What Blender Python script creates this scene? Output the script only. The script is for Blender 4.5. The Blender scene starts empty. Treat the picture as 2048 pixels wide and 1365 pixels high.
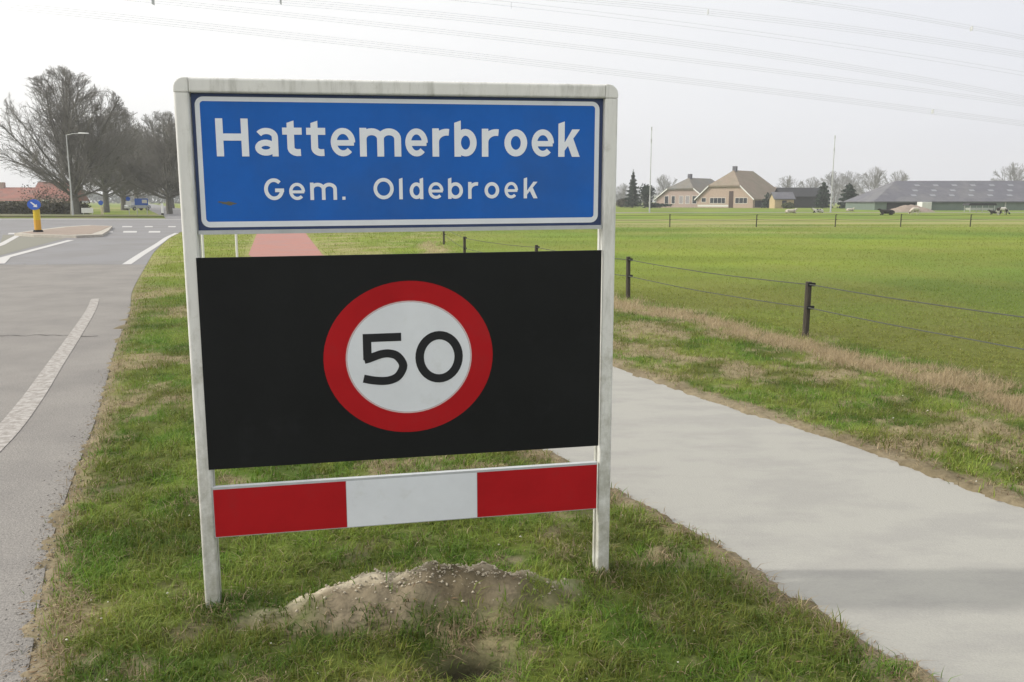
import bpy, bmesh, math, random
import numpy as np
from mathutils import Vector, Matrix
from mathutils.geometry import tessellate_polygon
random.seed(7); RNG = np.random.default_rng(7)
sc = bpy.context.scene
COL = sc.collection
PI = math.pi
# ------------------------------------------------------------------ camera
F = 1700.0; TH = math.atan(280/1700); H = 1.6
cam_d = bpy.data.cameras.new('camera'); cam = bpy.data.objects.new('camera', cam_d); COL.objects.link(cam)
cam_d.sensor_width = 36; cam_d.lens = F/2048*36; cam_d.clip_start = .05; cam_d.clip_end = 5000
cam.location = (0, 0, H); cam.rotation_euler = (PI/2-TH, 0, 0)
sc.camera = cam
# ------------------------------------------------------------------ world, sun, exposure
SUN_EL = math.radians(32); SUN_AZ = math.radians(180.6)          # direction towards the sun, from +X counter-clockwise
sun_dir = Vector((math.cos(SUN_AZ)*math.cos(SUN_EL), math.sin(SUN_AZ)*math.cos(SUN_EL), math.sin(SUN_EL)))
w = bpy.data.worlds.new('World'); sc.world = w; w.use_nodes = True
nt = w.node_tree; nt.nodes.clear(); N = nt.nodes.new; L = nt.links.new
out = N('ShaderNodeOutputWorld')
sky = N('ShaderNodeTexSky'); sky.sky_type = 'NISHITA'; sky.sun_disc = False
sky.sun_elevation = SUN_EL; sky.sun_rotation = math.radians(270); sky.dust_density = 4; sky.air_density = 1
b1 = N('ShaderNodeBackground'); b1.inputs[1].default_value = .1; L(sky.outputs[0], b1.inputs[0])
tc = N('ShaderNodeTexCoord')
dot = N('ShaderNodeVectorMath'); dot.operation = 'DOT_PRODUCT'; dot.inputs[1].default_value = sun_dir; L(tc.outputs['Generated'], dot.inputs[0])
mp = N('ShaderNodeMapping'); mp.inputs['Scale'].default_value = (1.2, 1.2, 5); L(tc.outputs['Generated'], mp.inputs[0])
nz = N('ShaderNodeTexNoise'); nz.inputs['Scale'].default_value = 1.6; nz.inputs['Detail'].default_value = 4; L(mp.outputs[0], nz.inputs[0])
ma = N('ShaderNodeMath'); ma.operation = 'MULTIPLY_ADD'; ma.inputs[1].default_value = .3; L(nz.outputs['Fac'], ma.inputs[0]); L(dot.outputs['Value'], ma.inputs[2])
mr = N('ShaderNodeMapRange'); mr.inputs[1].default_value = -.6; mr.inputs[2].default_value = 1.2; L(ma.outputs[0], mr.inputs[0])
cr = N('ShaderNodeValToRGB'); e = cr.color_ramp.elements
e[0].position = 0; e[0].color = (.70, .72, .80, 1)
for p, c in ((.2, (.75, .765, .82, 1)), (.42, (.88, .885, .90, 1)), (.62, (1.0, 1.0, .99, 1)),):
    k = e.new(p); k.color = c
e[-1].position = 1; e[-1].color = (1.75, 1.7, 1.6, 1)
L(mr.outputs[0], cr.inputs[0])
b2 = N('ShaderNodeBackground'); b2.inputs[1].default_value = 1.16; L(cr.outputs[0], b2.inputs[0])
mx = N('ShaderNodeMixShader'); mx.inputs[0].default_value = .93; L(b1.outputs[0], mx.inputs[1]); L(b2.outputs[0], mx.inputs[2]); L(mx.outputs[0], out.inputs[0])
sd = bpy.data.lights.new('sun', 'SUN'); sd.energy = 2.7; sd.angle = math.radians(2.0); sd.color = (1, .95, .86)
so = bpy.data.objects.new('sun', sd); COL.objects.link(so); so.rotation_euler = (-sun_dir).to_track_quat('-Z', 'Y').to_euler()
vs = sc.view_settings; vs.view_transform = 'Standard'; vs.look = 'None'; vs.exposure = 0.0; vs.gamma = 1; vs.use_curve_mapping = False
# ------------------------------------------------------------------ pixel helpers (photograph pixels to places)
def ray(px, py):
    a = (px-1024)/F; b = (682.5-py)/F
    return np.array([a, math.cos(TH)+b*math.sin(TH), -math.sin(TH)+b*math.cos(TH)])
def G(px, py, z=0.):
    r = ray(px, py); return np.array([0, 0, H])+r*((z-H)/r[2])
def AT(px, py, Y):
    r = ray(px, py); return np.array([0, 0, H])+r*(Y/r[1])
# ------------------------------------------------------------------ object helpers
def tag(o, label=None, cat=None, group=None, kind=None):
    if label: o['label'] = label
    if cat: o['category'] = cat
    if group: o['group'] = group
    if kind: o['kind'] = kind
    return o
def empty(name, loc=(0, 0, 0), rz=0., label=None, cat=None, group=None):
    o = bpy.data.objects.new(name, None); COL.objects.link(o); o.location = loc; o.rotation_euler = (0, 0, rz)
    o.empty_display_size = .2
    return tag(o, label, cat, group)
def link(name, me, mat=None, parent=None, loc=None):
    o = bpy.data.objects.new(name, me); COL.objects.link(o)
    if mat is not None and not me.materials: me.materials.append(mat)
    if parent is not None: o.parent = parent
    if loc is not None: o.location = loc
    return o
def np_mesh(name, V, Fc, col=None, smooth=False):
    """V (n,3); Fc (m,k) constant polygon size"""
    me = bpy.data.meshes.new(name); V = np.asarray(V, np.float32); Fc = np.asarray(Fc, np.int32); k = Fc.shape[1]
    me.vertices.add(len(V)); me.vertices.foreach_set('co', V.ravel())
    me.loops.add(Fc.size); me.loops.foreach_set('vertex_index', Fc.ravel())
    me.polygons.add(len(Fc)); me.polygons.foreach_set('loop_start', np.arange(0, Fc.size, k, dtype=np.int32))
    if smooth: me.polygons.foreach_set('use_smooth', np.ones(len(Fc), bool))
    me.update(calc_edges=True)
    if col is not None:
        a = me.attributes.new('Col', 'FLOAT_COLOR', 'POINT'); c = np.ones((len(V), 4), np.float32); c[:, :3] = col
        a.data.foreach_set('color', c.ravel())
    return me
class MB:
    def __init__(s): s.v = []; s.f = []
    def add(s, v, f):
        b = len(s.v); s.v += [tuple(map(float, p)) for p in v]; s.f += [tuple(b+i for i in q) for q in f]; return s
    def box(s, x0, x1, y0, y1, z0, z1):
        return s.add([(x0,y0,z0),(x1,y0,z0),(x1,y1,z0),(x0,y1,z0),(x0,y0,z1),(x1,y0,z1),(x1,y1,z1),(x0,y1,z1)],
                     [(0,3,2,1),(4,5,6,7),(0,1,5,4),(1,2,6,5),(2,3,7,6),(3,0,4,7)])
    def prism(s, poly, y0, y1):      # polygon in (x,z), counter-clockwise seen from -y, extruded along y
        n = len(poly)
        return s.add([(p[0], y0, p[1]) for p in poly]+[(p[0], y1, p[1]) for p in poly],
                     [tuple(range(n)), tuple(range(2*n-1, n-1, -1))]+[(i, i+n, (i+1) % n+n, (i+1) % n) for i in range(n)])
    def tube(s, a, b, r0, r1=None, n=8, caps=True):
        r1 = r0 if r1 is None else r1; a = Vector(a); b = Vector(b); d = (b-a).normalized()
        t = Vector((0, 0, 1)) if abs(d.z) < .9 else Vector((1, 0, 0)); x = d.cross(t).normalized(); y = d.cross(x)
        v = [a+(x*math.cos(2*PI*i/n)+y*math.sin(2*PI*i/n))*r0 for i in range(n)]+[b+(x*math.cos(2*PI*i/n)+y*math.sin(2*PI*i/n))*r1 for i in range(n)]
        f = [(i, (i+1) % n, (i+1) % n+n, i+n) for i in range(n)]
        if caps: f += [tuple(range(n-1, -1, -1)), tuple(range(n, 2*n))]
        return s.add(v, f)
    def poly(s, pts): return s.add(pts, [tuple(range(len(pts)))])
    def build(s, name, mat, parent=None, bevel=0, smooth=False, loc=None, seg=2):
        me = bpy.data.meshes.new(name); me.from_pydata(s.v, [], s.f); me.update()
        bm = bmesh.new(); bm.from_mesh(me); bmesh.ops.recalc_face_normals(bm, faces=bm.faces)
        if bevel: bmesh.ops.bevel(bm, geom=[ed for ed in bm.edges], offset=bevel, segments=seg, affect='EDGES', profile=.5)
        bm.to_mesh(me); bm.free()
        if smooth:
            for p in me.polygons: p.use_smooth = True
        return link(name, me, mat, parent, loc)
def copy_tree(o, parent=None, loc=None, rz=None, sc_=None):
    c = o.copy(); COL.objects.link(c)
    if parent is not None: c.parent = parent
    if loc is not None: c.location = loc
    if rz is not None: c.rotation_euler = (0, 0, rz)
    if sc_ is not None: c.scale = sc_
    for ch in list(o.children): copy_tree(ch, c)
    return c
# ------------------------------------------------------------------ materials
def mat(name, col, rough=.8, var=.12, scale=8., bump=0., bscale=None, spec=.3, metal=0., attr=False, stretch=(1, 1, 1), col2=None, c2scale=2., c2lo=.45, c2hi=.6, trans=0., coord='Object'):
    m = bpy.data.materials.new(name); m.use_nodes = True; t = m.node_tree; n = t.nodes.new; l = t.links.new
    p = t.nodes['Principled BSDF']; p.inputs['Roughness'].default_value = rough; p.inputs['Metallic'].default_value = metal
    p.inputs['Specular IOR Level'].default_value = spec
    tc = n('ShaderNodeTexCoord'); mp = n('ShaderNodeMapping'); mp.inputs['Scale'].default_value = stretch; l(tc.outputs[coord], mp.inputs[0])
    if attr:
        a = n('ShaderNodeAttribute'); a.attribute_name = 'Col'; src = a.outputs['Color']
    else:
        r = n('ShaderNodeRGB'); r.outputs[0].default_value = (*col, 1); src = r.outputs[0]
    if col2 is not None:
        z = n('ShaderNodeTexNoise'); z.inputs['Scale'].default_value = c2scale; z.inputs['Detail'].default_value = 6; z.inputs['Roughness'].default_value = .65; l(mp.outputs[0], z.inputs[0])
        q = n('ShaderNodeMapRange'); q.inputs[1].default_value = c2lo; q.inputs[2].default_value = c2hi; l(z.outputs['Fac'], q.inputs[0])
        x = n('ShaderNodeMix'); x.data_type = 'RGBA'; l(q.outputs[0], x.inputs[0]); l(src, x.inputs[6]); x.inputs[7].default_value = (*col2, 1); src = x.outputs[2]
    if var:
        z = n('ShaderNodeTexNoise'); z.inputs['Scale'].default_value = scale; z.inputs['Detail'].default_value = 8; z.inputs['Roughness'].default_value = .7; l(mp.outputs[0], z.inputs[0])
        q = n('ShaderNodeMapRange'); q.inputs[1].default_value = .3; q.inputs[2].default_value = .7; q.inputs[3].default_value = 1-var; q.inputs[4].default_value = 1+var; l(z.outputs['Fac'], q.inputs[0])
        x = n('ShaderNodeVectorMath'); x.operation = 'SCALE'; l(src, x.inputs[0]); l(q.outputs[0], x.inputs['Scale']); src = x.outputs[0]
    l(src, p.inputs['Base Color'])
    if bump:
        z = n('ShaderNodeTexNoise'); z.inputs['Scale'].default_value = bscale or scale; z.inputs['Detail'].default_value = 6; l(mp.outputs[0], z.inputs[0])
        bp = n('ShaderNodeBump'); bp.inputs['Strength'].default_value = bump; bp.inputs['Distance'].default_value = .01; l(z.outputs['Fac'], bp.inputs['Height']); l(bp.outputs[0], p.inputs['Normal'])
    if trans:
        tr = n('ShaderNodeBsdfTranslucent'); l(src, tr.inputs[0]); ms = n('ShaderNodeMixShader'); ms.inputs[0].default_value = trans
        l(p.outputs[0], ms.inputs[1]); l(tr.outputs[0], ms.inputs[2]); l(ms.outputs[0], t.nodes['Material Output'].inputs[0])
    return m
M = {}
M['ground'] = mat('soil_and_turf', (0,0,0), .95, .25, 25, bump=.6, bscale=60, attr=True, spec=.1)
M['grass'] = mat('grass_blades', (0,0,0), .65, 0, 1, attr=True, trans=.3, spec=.25)
M['asphalt'] = mat('old_asphalt', (.26,.245,.228), .9, .34, 75, bump=.7, bscale=120, col2=(.215,.203,.192), c2scale=1.1, c2lo=.4, c2hi=.65, spec=.25)
M['asphalt_new'] = mat('newer_asphalt', (.225,.222,.228), .85, .08, 30, col2=(.205,.20,.20), c2scale=.4, spec=.25)
M['asphalt_olive'] = mat('hatched_asphalt', (.215,.21,.175), .9, .1, 20)
M['line'] = mat('road_paint', (.50,.49,.48), .7, .1, 30)
M['line_worn'] = mat('worn_road_paint', (.41,.39,.37), .85, .2, 60, col2=(.26,.24,.22), c2scale=16, c2lo=.38, c2hi=.60)
M['concrete'] = mat('broomed_concrete', (.352,.345,.315), .85, .05, 30.0, bump=.4, bscale=60, stretch=(1.5,3.2,1), col2=(.315,.308,.286), c2scale=1.0, spec=.3)
M['red_path'] = mat('red_asphalt', (.36,.17,.14), .85, .08, 5, col2=(.33,.18,.16), c2scale=.8)
M['kerb'] = mat('kerb_concrete', (.42,.39,.34), .85, .15, 6)
# sign
M['post'] = mat('grimy_white_aluminium', (.70,.70,.67), .5, .06, 7, col2=(.42,.42,.38), c2scale=6, c2lo=.50, c2hi=.74, stretch=(3,3,.6), bump=.1, bscale=30)
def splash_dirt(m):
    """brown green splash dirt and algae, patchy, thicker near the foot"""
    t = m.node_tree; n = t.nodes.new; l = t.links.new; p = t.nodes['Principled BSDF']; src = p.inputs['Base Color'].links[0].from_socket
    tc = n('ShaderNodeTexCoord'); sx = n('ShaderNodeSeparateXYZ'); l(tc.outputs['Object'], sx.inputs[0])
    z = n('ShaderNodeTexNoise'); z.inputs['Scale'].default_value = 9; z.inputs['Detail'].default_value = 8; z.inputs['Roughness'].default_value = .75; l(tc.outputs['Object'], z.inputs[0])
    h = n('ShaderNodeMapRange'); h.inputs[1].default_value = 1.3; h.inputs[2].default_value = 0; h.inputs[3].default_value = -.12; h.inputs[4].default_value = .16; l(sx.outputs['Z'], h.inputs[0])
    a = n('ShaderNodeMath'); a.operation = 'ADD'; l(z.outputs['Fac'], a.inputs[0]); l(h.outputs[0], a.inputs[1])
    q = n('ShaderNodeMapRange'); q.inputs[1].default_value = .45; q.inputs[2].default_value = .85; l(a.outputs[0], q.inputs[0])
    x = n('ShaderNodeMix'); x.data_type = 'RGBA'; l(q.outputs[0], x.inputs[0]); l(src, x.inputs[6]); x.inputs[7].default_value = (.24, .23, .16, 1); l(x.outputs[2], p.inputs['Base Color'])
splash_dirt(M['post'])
M['white'] = mat('white_film', (.70,.73,.77), .55, .05, 5, col2=(.55,.56,.55), c2scale=6, c2lo=.58, c2hi=.85)
M['blue'] = mat('blue_film', (.017,.122,.47), .55, .12, 2.2, spec=.15, col2=(.03,.115,.38), c2scale=1.6, c2lo=.5, c2hi=.75)
M['navy'] = mat('navy_edge', (.035,.055,.13), .5, .1, 5)
M['silver'] = mat('aluminium_rail', (.45,.47,.48), .45, .1, 12)
M['black'] = mat('black_panel_film', (.0115,.0125,.013), .6, .2, 2.0, spec=.14, col2=(.02,.021,.023), c2scale=3.5, c2lo=.58, c2hi=.8)
M['red'] = mat('red_film', (.40,.010,.014), .6, .14, 2.5, spec=.12, col2=(.27,.02,.022), c2scale=5, c2lo=.55, c2hi=.85)
M['pink'] = mat('ring_edge', (.62,.45,.46), .5, .03, 5)
M['numeral'] = mat('black_numeral', (.014,.015,.018), .6, .1, 20)
M['letter'] = mat('white_letter_film', (.76,.79,.84), .55, .04, 12)
M['scuff'] = mat('brown_scuff', (.13,.13,.10), .8, .2, 20)
# away
M['wood'] = mat('weathered_post_wood', (.060,.052,.042), .9, .3, 20, stretch=(4,4,.6), bump=.4)
M['rope'] = mat('fence_rope', (.085,.09,.075), .9, .15, 30)
M['bark'] = mat('bark', (.15,.145,.125), .95, .25, 3)
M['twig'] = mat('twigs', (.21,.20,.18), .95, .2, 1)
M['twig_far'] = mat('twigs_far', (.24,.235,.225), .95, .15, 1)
M['needle'] = mat('conifer_needles', (.026,.045,.028), .9, .4, 1.2)
M['hedge'] = mat('hedge_leaves', (.075,.07,.045), .9, .4, 1.5)
M['bush'] = mat('bush_leaves', (.07,.085,.03), .9, .4, 1.5)
M['thatch'] = mat('thatch_tan', (.25,.20,.155), .95, .14, .9, col2=(.225,.195,.145), c2scale=.35)
M['thatch_grey'] = mat('thatch_grey', (.19,.175,.15), .95, .14, .9, col2=(.17,.17,.16), c2scale=.35)
M['brick'] = mat('pale_brick', (.42,.32,.26), .9, .12, 3)
M['brick2'] = mat('pinkish_brick', (.40,.31,.28), .9, .12, 3)
M['yellowbrick'] = mat('yellow_brick', (.47,.37,.22), .9, .1, 3)
M['wpaint'] = mat('white_paint', (.74,.74,.72), .6, .05, 4)
M['frame'] = mat('white_window_frame', (.66,.64,.60), .6, .05, 4)
M['glass'] = mat('window_glass', (.03,.035,.045), .12, .1, 2, spec=.6)
M['glass_pale'] = mat('curtained_glass', (.30,.28,.30), .2, .1, 2, spec=.6)
M['door'] = mat('brown_door', (.07,.045,.035), .6, .1, 4)
M['slate'] = mat('fibre_cement_roof', (.125,.125,.145), .8, .12, .6, col2=(.15,.15,.16), c2scale=.15)
M['skylight'] = mat('pale_skylight', (.20,.21,.23), .3, .05, 2)
M['barnwall'] = mat('green_sheet_wall', (.15,.19,.165), .7, .1, .8)
M['barndark'] = mat('dark_boards', (.035,.037,.04), .8, .2, 2)
M['redroof'] = mat('red_tiles', (.30,.14,.115), .85, .12, 1.5, col2=(.24,.14,.12), c2scale=.6)
M['galv'] = mat('galvanised_steel', (.46,.47,.46), .5, .06, 4, metal=.2)
M['cable'] = mat('aluminium_cable', (.50,.51,.53), .6, 0, 1)
M['yellow'] = mat('yellow_plastic', (.62,.45,.03), .5, .06, 4)
M['orange'] = mat('orange_yellow_plastic', (.62,.34,.04), .5, .06, 4)
M['signblue'] = mat('traffic_blue', (.04,.12,.50), .45, .06, 5)
M['cream'] = mat('cream_plastic', (.62,.56,.36), .6, .06, 5)
M['carpaint'] = mat('silver_car_paint', (.45,.47,.50), .3, .03, 3, metal=.3)
M['tyre'] = mat('rubber', (.02,.02,.02), .8, .1, 8)
M['cow'] = mat('holstein_hide', (.55,.53,.49), .8, .06, 5, col2=(.025,.022,.02), c2scale=1.1, c2lo=.49, c2hi=.51)
M['cow_dark'] = mat('dark_hide', (.03,.027,.024), .8, .2, 5, col2=(.70,.68,.62), c2scale=.9, c2lo=.60, c2hi=.62)
M['cow_pale'] = mat('pale_hide', (.52,.47,.40), .8, .1, 5, col2=(.10,.06,.045), c2scale=1.2, c2lo=.58, c2hi=.60)
M['sand'] = mat('sand_heap', (.29,.235,.195), .95, .15, 2, bump=.5, bscale=4)
M['stone'] = mat('gravel', (.25,.235,.215), .9, .35, 300)
M['pebble'] = mat('pale_pebble', (.62,.60,.52), .8, .1, 100)
M['leaf'] = mat('dead_leaf', (.22,.15,.085), .9, .3, 40)
# ------------------------------------------------------------------ numpy noise
def vnoise(x, y, seed=0):
    xi = np.floor(x).astype(np.int64); yi = np.floor(y).astype(np.int64); fx = x-xi; fy = y-yi
    fx = fx*fx*(3-2*fx); fy = fy*fy*(3-2*fy)
    def h(a, b):
        n = (a*374761393+b*668265263+seed*974634777) & 0xffffffff
        n = ((n ^ (n >> 13))*1274126177) & 0xffffffff
        return ((n ^ (n >> 16)) & 0xffff)/65535.
    return (h(xi, yi)*(1-fx)+h(xi+1, yi)*fx)*(1-fy)+(h(xi, yi+1)*(1-fx)+h(xi+1, yi+1)*fx)*fy
def fbm(x, y, sc_=1., oct=4, seed=0):
    r = 0; a = .5; t = 0
    for i in range(oct):
        r = r+a*vnoise(x*sc_+17.3*i, y*sc_-9.1*i, seed+i); t += a; a *= .5; sc_ *= 2.03
    return r/t
def sstep(a, b, x):
    t = np.clip((x-a)/(b-a), 0, 1); return t*t*(3-2*t)
def dist_line(X, Y, pts):
    d = np.full(X.shape, 1e9)
    for (x0, y0), (x1, y1) in zip(pts[:-1], pts[1:]):
        dx, dy = x1-x0, y1-y0; t = np.clip(((X-x0)*dx+(Y-y0)*dy)/(dx*dx+dy*dy), 0, 1)
        d = np.minimum(d, np.hypot(X-x0-t*dx, Y-y0-t*dy))
    return d
def inside(X, Y, poly):
    r = np.zeros(X.shape, bool); n = len(poly)
    for i in range(n):
        x0, y0 = poly[i]; x1, y1 = poly[(i+1) % n]
        if y0 == y1: continue
        c = ((y0 > Y) != (y1 > Y)) & (X < (x1-x0)*(Y-y0)/(y1-y0)+x0); r ^= c
    return r
def sdist(X, Y, poly):
    d = dist_line(X, Y, list(poly)+[poly[0]]); return np.where(inside(X, Y, poly), -d, d)
def catmull(pts, k=6):
    P = [np.array(p, float) for p in pts]; P = [2*P[0]-P[1]]+P+[2*P[-1]-P[-2]]; o = []
    for i in range(1, len(P)-2):
        for j in range(k):
            t = j/k; a, b, c, d = P[i-1:i+3]
            o.append(tuple(.5*((2*b)+(-a+c)*t+(2*a-5*b+4*c-d)*t*t+(-a+3*b-3*c+d)*t**3)))
    o.append(tuple(P[-2])); return o
# ------------------------------------------------------------------ plan of the place
road_edge = catmull([(1.6,-8),(.2,-3),(-.75,.4),(-1.25,1.7),(-1.64,2.64),(-2.15,3.74),(-2.56,4.75),(-3.2,6.4),(-4.4,9.3),(-5.62,12.4),(-6.98,15.6),(-9.3,21.65)], 6)
jn_edge = catmull([(-9.3,21.65),(-11.4,27.2),(-13.8,34),(-16.5,42),(-17.6,47.5),(-15.5,53),(-12,62),(-6,85),(2,105),(18,117),(40,119),(120,120),(420,122)], 6)
road_poly = road_edge+[(-18,21.65),(-30,21.65),(-24,10),(-16,-8)]
junction_poly = [(-30,21.65)]+jn_edge+[(420,127),(120,125),(40,124),(12,122),(-6,108),(-14,88),(-24,77.5),(-31,80),(-60,81),(-150,77),(-150,62),(-75,60),(-48,48)]
far_road_poly = [(-32,79.5),(-25,77.6),(-95,240),(-250,590),(-258,590),(-103,240)]
path_L = catmull([(3.6,-3),(2.6,-.2),(1.95,1.3),(1.41,2.64),(1.12,3.3),(.93,3.85),(.56,4.55),(.21,5.3),(-.9,8.0),(-2.5,12.0),(-4.1,16)], 6)
path_R = catmull([(6.2,-3),(4.7,.2),(3.7,2.0),(3.02,3.4),(2.62,4.5),(2.16,5.62),(1.68,6.58),(1.0,8.14),(-.5,12.0),(-2.0,16)], 6)
path_poly = path_L+path_R[::-1]
red_poly = [(-4.1,16),(-7.95,25.73),(-13.2,44.4),(-15.6,52.6),(-12.6,54.4),(-10.74,44.4),(-5.72,25.73),(-2.0,16)]
fence_pts = [(6.55,1.2),(5.0,5.5),(3.45,9.88),(1.94,14.1),(.5,17.9),(-1.25,22.4),(-2.55,32)]
island = [(-23.2,39.9),(-21.4,38.3),(-19.0,37.3),(-18.4,38.4),(-20.5,43.5),(-24.0,51.5),(-26.4,53.5),(-26.2,50),(-24.4,43.5)]
sign_A = G(411,1228)[:2]; sign_B = G(1217,1160)[:2]
MC = np.array([-.33, 3.17])   # centre of the sand mound
u2 = (sign_B-sign_A)/np.linalg.norm(sign_B-sign_A)
def mound_h(X, Y):
    a = (X-MC[0])*u2[0]+(Y-MC[1])*u2[1]; b = -(X-MC[0])*u2[1]+(Y-MC[1])*u2[0]
    b2 = np.where(b > 0, b/.17, b/.30)
    r = np.sqrt((a/.68)**2+b2**2)+.34*(fbm(X, Y, 5, 3, 5)-.5)
    return .135*(1-sstep(.12, 1.08, r)), r
def ground_z(X, Y, dr, dp):
    near = 1-sstep(11, 15, Y)
    nn = fbm(X, Y, 6., 4, 3)-.5; n2 = fbm(X, Y, 22., 3, 9)-.5
    e1 = sstep(-.12, .11, dr+nn*.13+n2*.08); e2 = sstep(-.10, .05, dp+nn*.10+n2*.06)
    zn = -.03+.055*e1*e2+(e1*e2)*(nn*.045+n2*.022)
    mh, r = mound_h(X, Y)
    pit = .13*np.exp(-(((X+.12)/.15)**2+((Y-2.74)/.09)**2))+.05*np.exp(-(((X+.62)/.12)**2+((Y-2.93)/.07)**2))+.03*np.exp(-(((X+.95)/.15)**2+((Y-3.0)/.06)**2))
    n5 = fbm(X, Y, 38., 2, 13)-.5; zn = zn+mh*(1+.35*n2+.2*n5)-pit
    # the small bank of rough grass below the fence
    zf = -.006+.0*X
    return zn*near+zf*(1-near)
def masks(X, Y):
    dr = np.minimum(sdist(X, Y, road_poly), sdist(X, Y, junction_poly)); dp = np.minimum(sdist(X, Y, path_poly), sdist(X, Y, red_poly))
    return dr, dp
GREEN = np.array([.152,.215,.036]); LUSH = np.array([.09,.18,.02]); STRAW = np.array([.47,.38,.235]); BROWN = np.array([.19,.14,.085]); FIELD = np.array([.185,.235,.034]); OLIVE = np.array([.20,.215,.05])
def mixc(a, b, t): return a*(1-t[..., None])+b*t[..., None]
def zones(X, Y, dr, dp):
    """colour of the living turf and how dry (0..1) and how bare (0..1) a spot is"""
    n1 = fbm(X, Y, 1.3, 4, 21); n2 = fbm(X, Y, 4.5, 3, 31); n3 = fbm(X, Y, .12, 3, 41); nw = fbm(X, Y, 9, 3, 51)
    df = dist_line(X, Y, fence_pts)
    # side of the fence: positive = field side
    xf = np.interp(Y, [p[1] for p in fence_pts], [p[0] for p in fence_pts]); side = X-xf
    field = sstep(-.1, .5, side)*(Y < 200)
    c = mixc(GREEN, LUSH, sstep(.4, .65, n2))
    c = mixc(c, OLIVE, sstep(.5, .75, n1)*.5); c = c*(.72+.5*sstep(.3, .7, fbm(X, Y, 2.6, 4, 131)))[:, None]
    fcol = mixc(FIELD, np.array([.128,.20,.035]), sstep(.35, .7, n3)*.8); fcol = fcol*(.86+.26*sstep(.3, .7, fbm(X*.35, Y*1.1, .45, 5, 141)))[:, None]; fcol = mixc(fcol, np.array([.20,.225,.05]), sstep(.45, .75, fbm(X, Y*.6, .35, 4, 61))*.7)
    c = mixc(c, fcol, np.clip(field+sstep(12, 22, Y), 0, 1))
    dry = np.clip(sstep(.54, .76, n1+.5*(n2-.5)+.35*(nw-.5))*.75, 0, 1)*(1-field)
    dry = np.maximum(dry, (1-sstep(.02, .20, dr+.2*(nw-.5)))*.7)
    dry = np.maximum(dry, (1-sstep(.02, .22, dp+.25*(nw-.5)))*.75)
    ns_ = fbm(X, Y, .8, 3, 101); strip = (1-sstep(.12, .55, np.abs(side+.50+.9*(ns_-.5))))*(Y > 3)*(Y < 34)*sstep(.30, .46, n2+.12)*sstep(.24, .40, fbm(X, Y, 1.6, 3, 111)+.05)
    dry = np.maximum(dry, strip)
    far_strip = (1-sstep(9, 13, np.abs(Y-(64+.05*X))))*(X > -8)*.95
    dry = np.maximum(dry, far_strip*sstep(.25, .6, fbm(X*.12, Y, .35, 3, 71)))
    dry = np.maximum(dry, (1-sstep(.4, 1.2, np.abs(Y-(44+.02*X)+1.2*(n3-.5))))*sstep(5, 9, X)*(1-sstep(15, 20, X))*.5)
    left_strip = (1-sstep(.6, 1.6, np.abs(X-(-2.0-(Y-18)*.30))))*(Y > 18)*(Y < 50)*sstep(.4, .6, n1)
    dry = np.maximum(dry, left_strip*.8)
    mh, r = mound_h(X, Y)
    bare = (1-sstep(.45, 1.15, r+.9*(nw-.5)))*.93
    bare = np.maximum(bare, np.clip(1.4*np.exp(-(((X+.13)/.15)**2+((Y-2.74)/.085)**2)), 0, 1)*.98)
    bare = np.maximum(bare, (1-sstep(.0, .10, dr+.10*(nw-.5)))*.8)
    bare = np.maximum(bare, (1-sstep(.02, .14, dp+.16*(nw-.5)-.05*(X > 1.5)))*.75)
    bare = np.maximum(bare, sstep(.62, .76, fbm(X, Y, 5.1, 4, 81))*(1-field)*.6*(Y < 5))
    return c, dry, bare, strip, field, n1, n2
# ------------------------------------------------------------------ ground sheet
def axis(parts):
    o = [parts[0][0]]
    for (a, b, s0, s1) in parts:
        x = a
        n = max(1, int(round((b-a)/((s0+s1)/2)))); t = np.linspace(0, 1, n+1)[1:]
        d = s0+(s1-s0)*t; d = np.cumsum(d); o += list(a+(b-a)*d/d[-1])
    return np.array(o)
xs = axis([(-1200,-300,300,100),(-300,-60,60,6),(-60,-12,6,.5),(-12,-3.2,.5,.05),(-3.2,3.6,.03,.03),(3.6,14,.05,.6),(14,60,.6,6),(60,400,6,80),(400,1200,100,300)])
ys = axis([(-60,-4,20,2),(-4,1.6,1.,.05),(1.6,5.6,.026,.03),(5.6,14,.035,.16),(14,40,.16,1),(40,140,1,5),(140,500,5,60),(500,1300,60,300)])
GX, GY = np.meshgrid(xs, ys); X = GX.ravel(); Y = GY.ravel()
dr, dp = masks(X, Y); Z = ground_z(X, Y, dr, dp)
c, dry, bare, strip, field, n1, n2 = zones(X, Y, dr, dp)
soil = mixc(np.array([.135,.108,.072]), np.array([.225,.185,.13]), sstep(.3, .7, n2))
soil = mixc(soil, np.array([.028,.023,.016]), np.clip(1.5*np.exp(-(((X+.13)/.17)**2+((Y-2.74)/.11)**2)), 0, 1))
mh, mr_ = mound_h(X, Y); lit_sand = (1-sstep(.7, 1.1, mr_))*sstep(-.05, .5, (Y-MC[1]-.18*(X-MC[0]))/.10+.28+1.1*(n2-.5))
soil = mixc(soil, np.array([.52,.46,.35]), lit_sand)  # sunlit crest of the mound painted as paler sand, front left dark
litter = mixc(c*.55+np.array([.05,.035,.02])*.45, STRAW*.62, dry)
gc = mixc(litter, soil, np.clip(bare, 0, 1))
farw = sstep(9, 26, Y)[:, None]; gfar = mixc(c, mixc(STRAW, OLIVE, np.full(len(X), .45)), dry*.8)
gc = gc*(1-farw)+gfar*farw
nx, ny = len(xs), len(ys); idx = np.arange(nx*ny).reshape(ny, nx)
quads = np.stack([idx[:-1, :-1].ravel(), idx[:-1, 1:].ravel(), idx[1:, 1:].ravel(), idx[1:, :-1].ravel()], 1)
g = link('ground', np_mesh('ground', np.stack([X, Y, Z], 1), quads, gc, True), M['ground']); tag(g, kind='structure')
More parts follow.
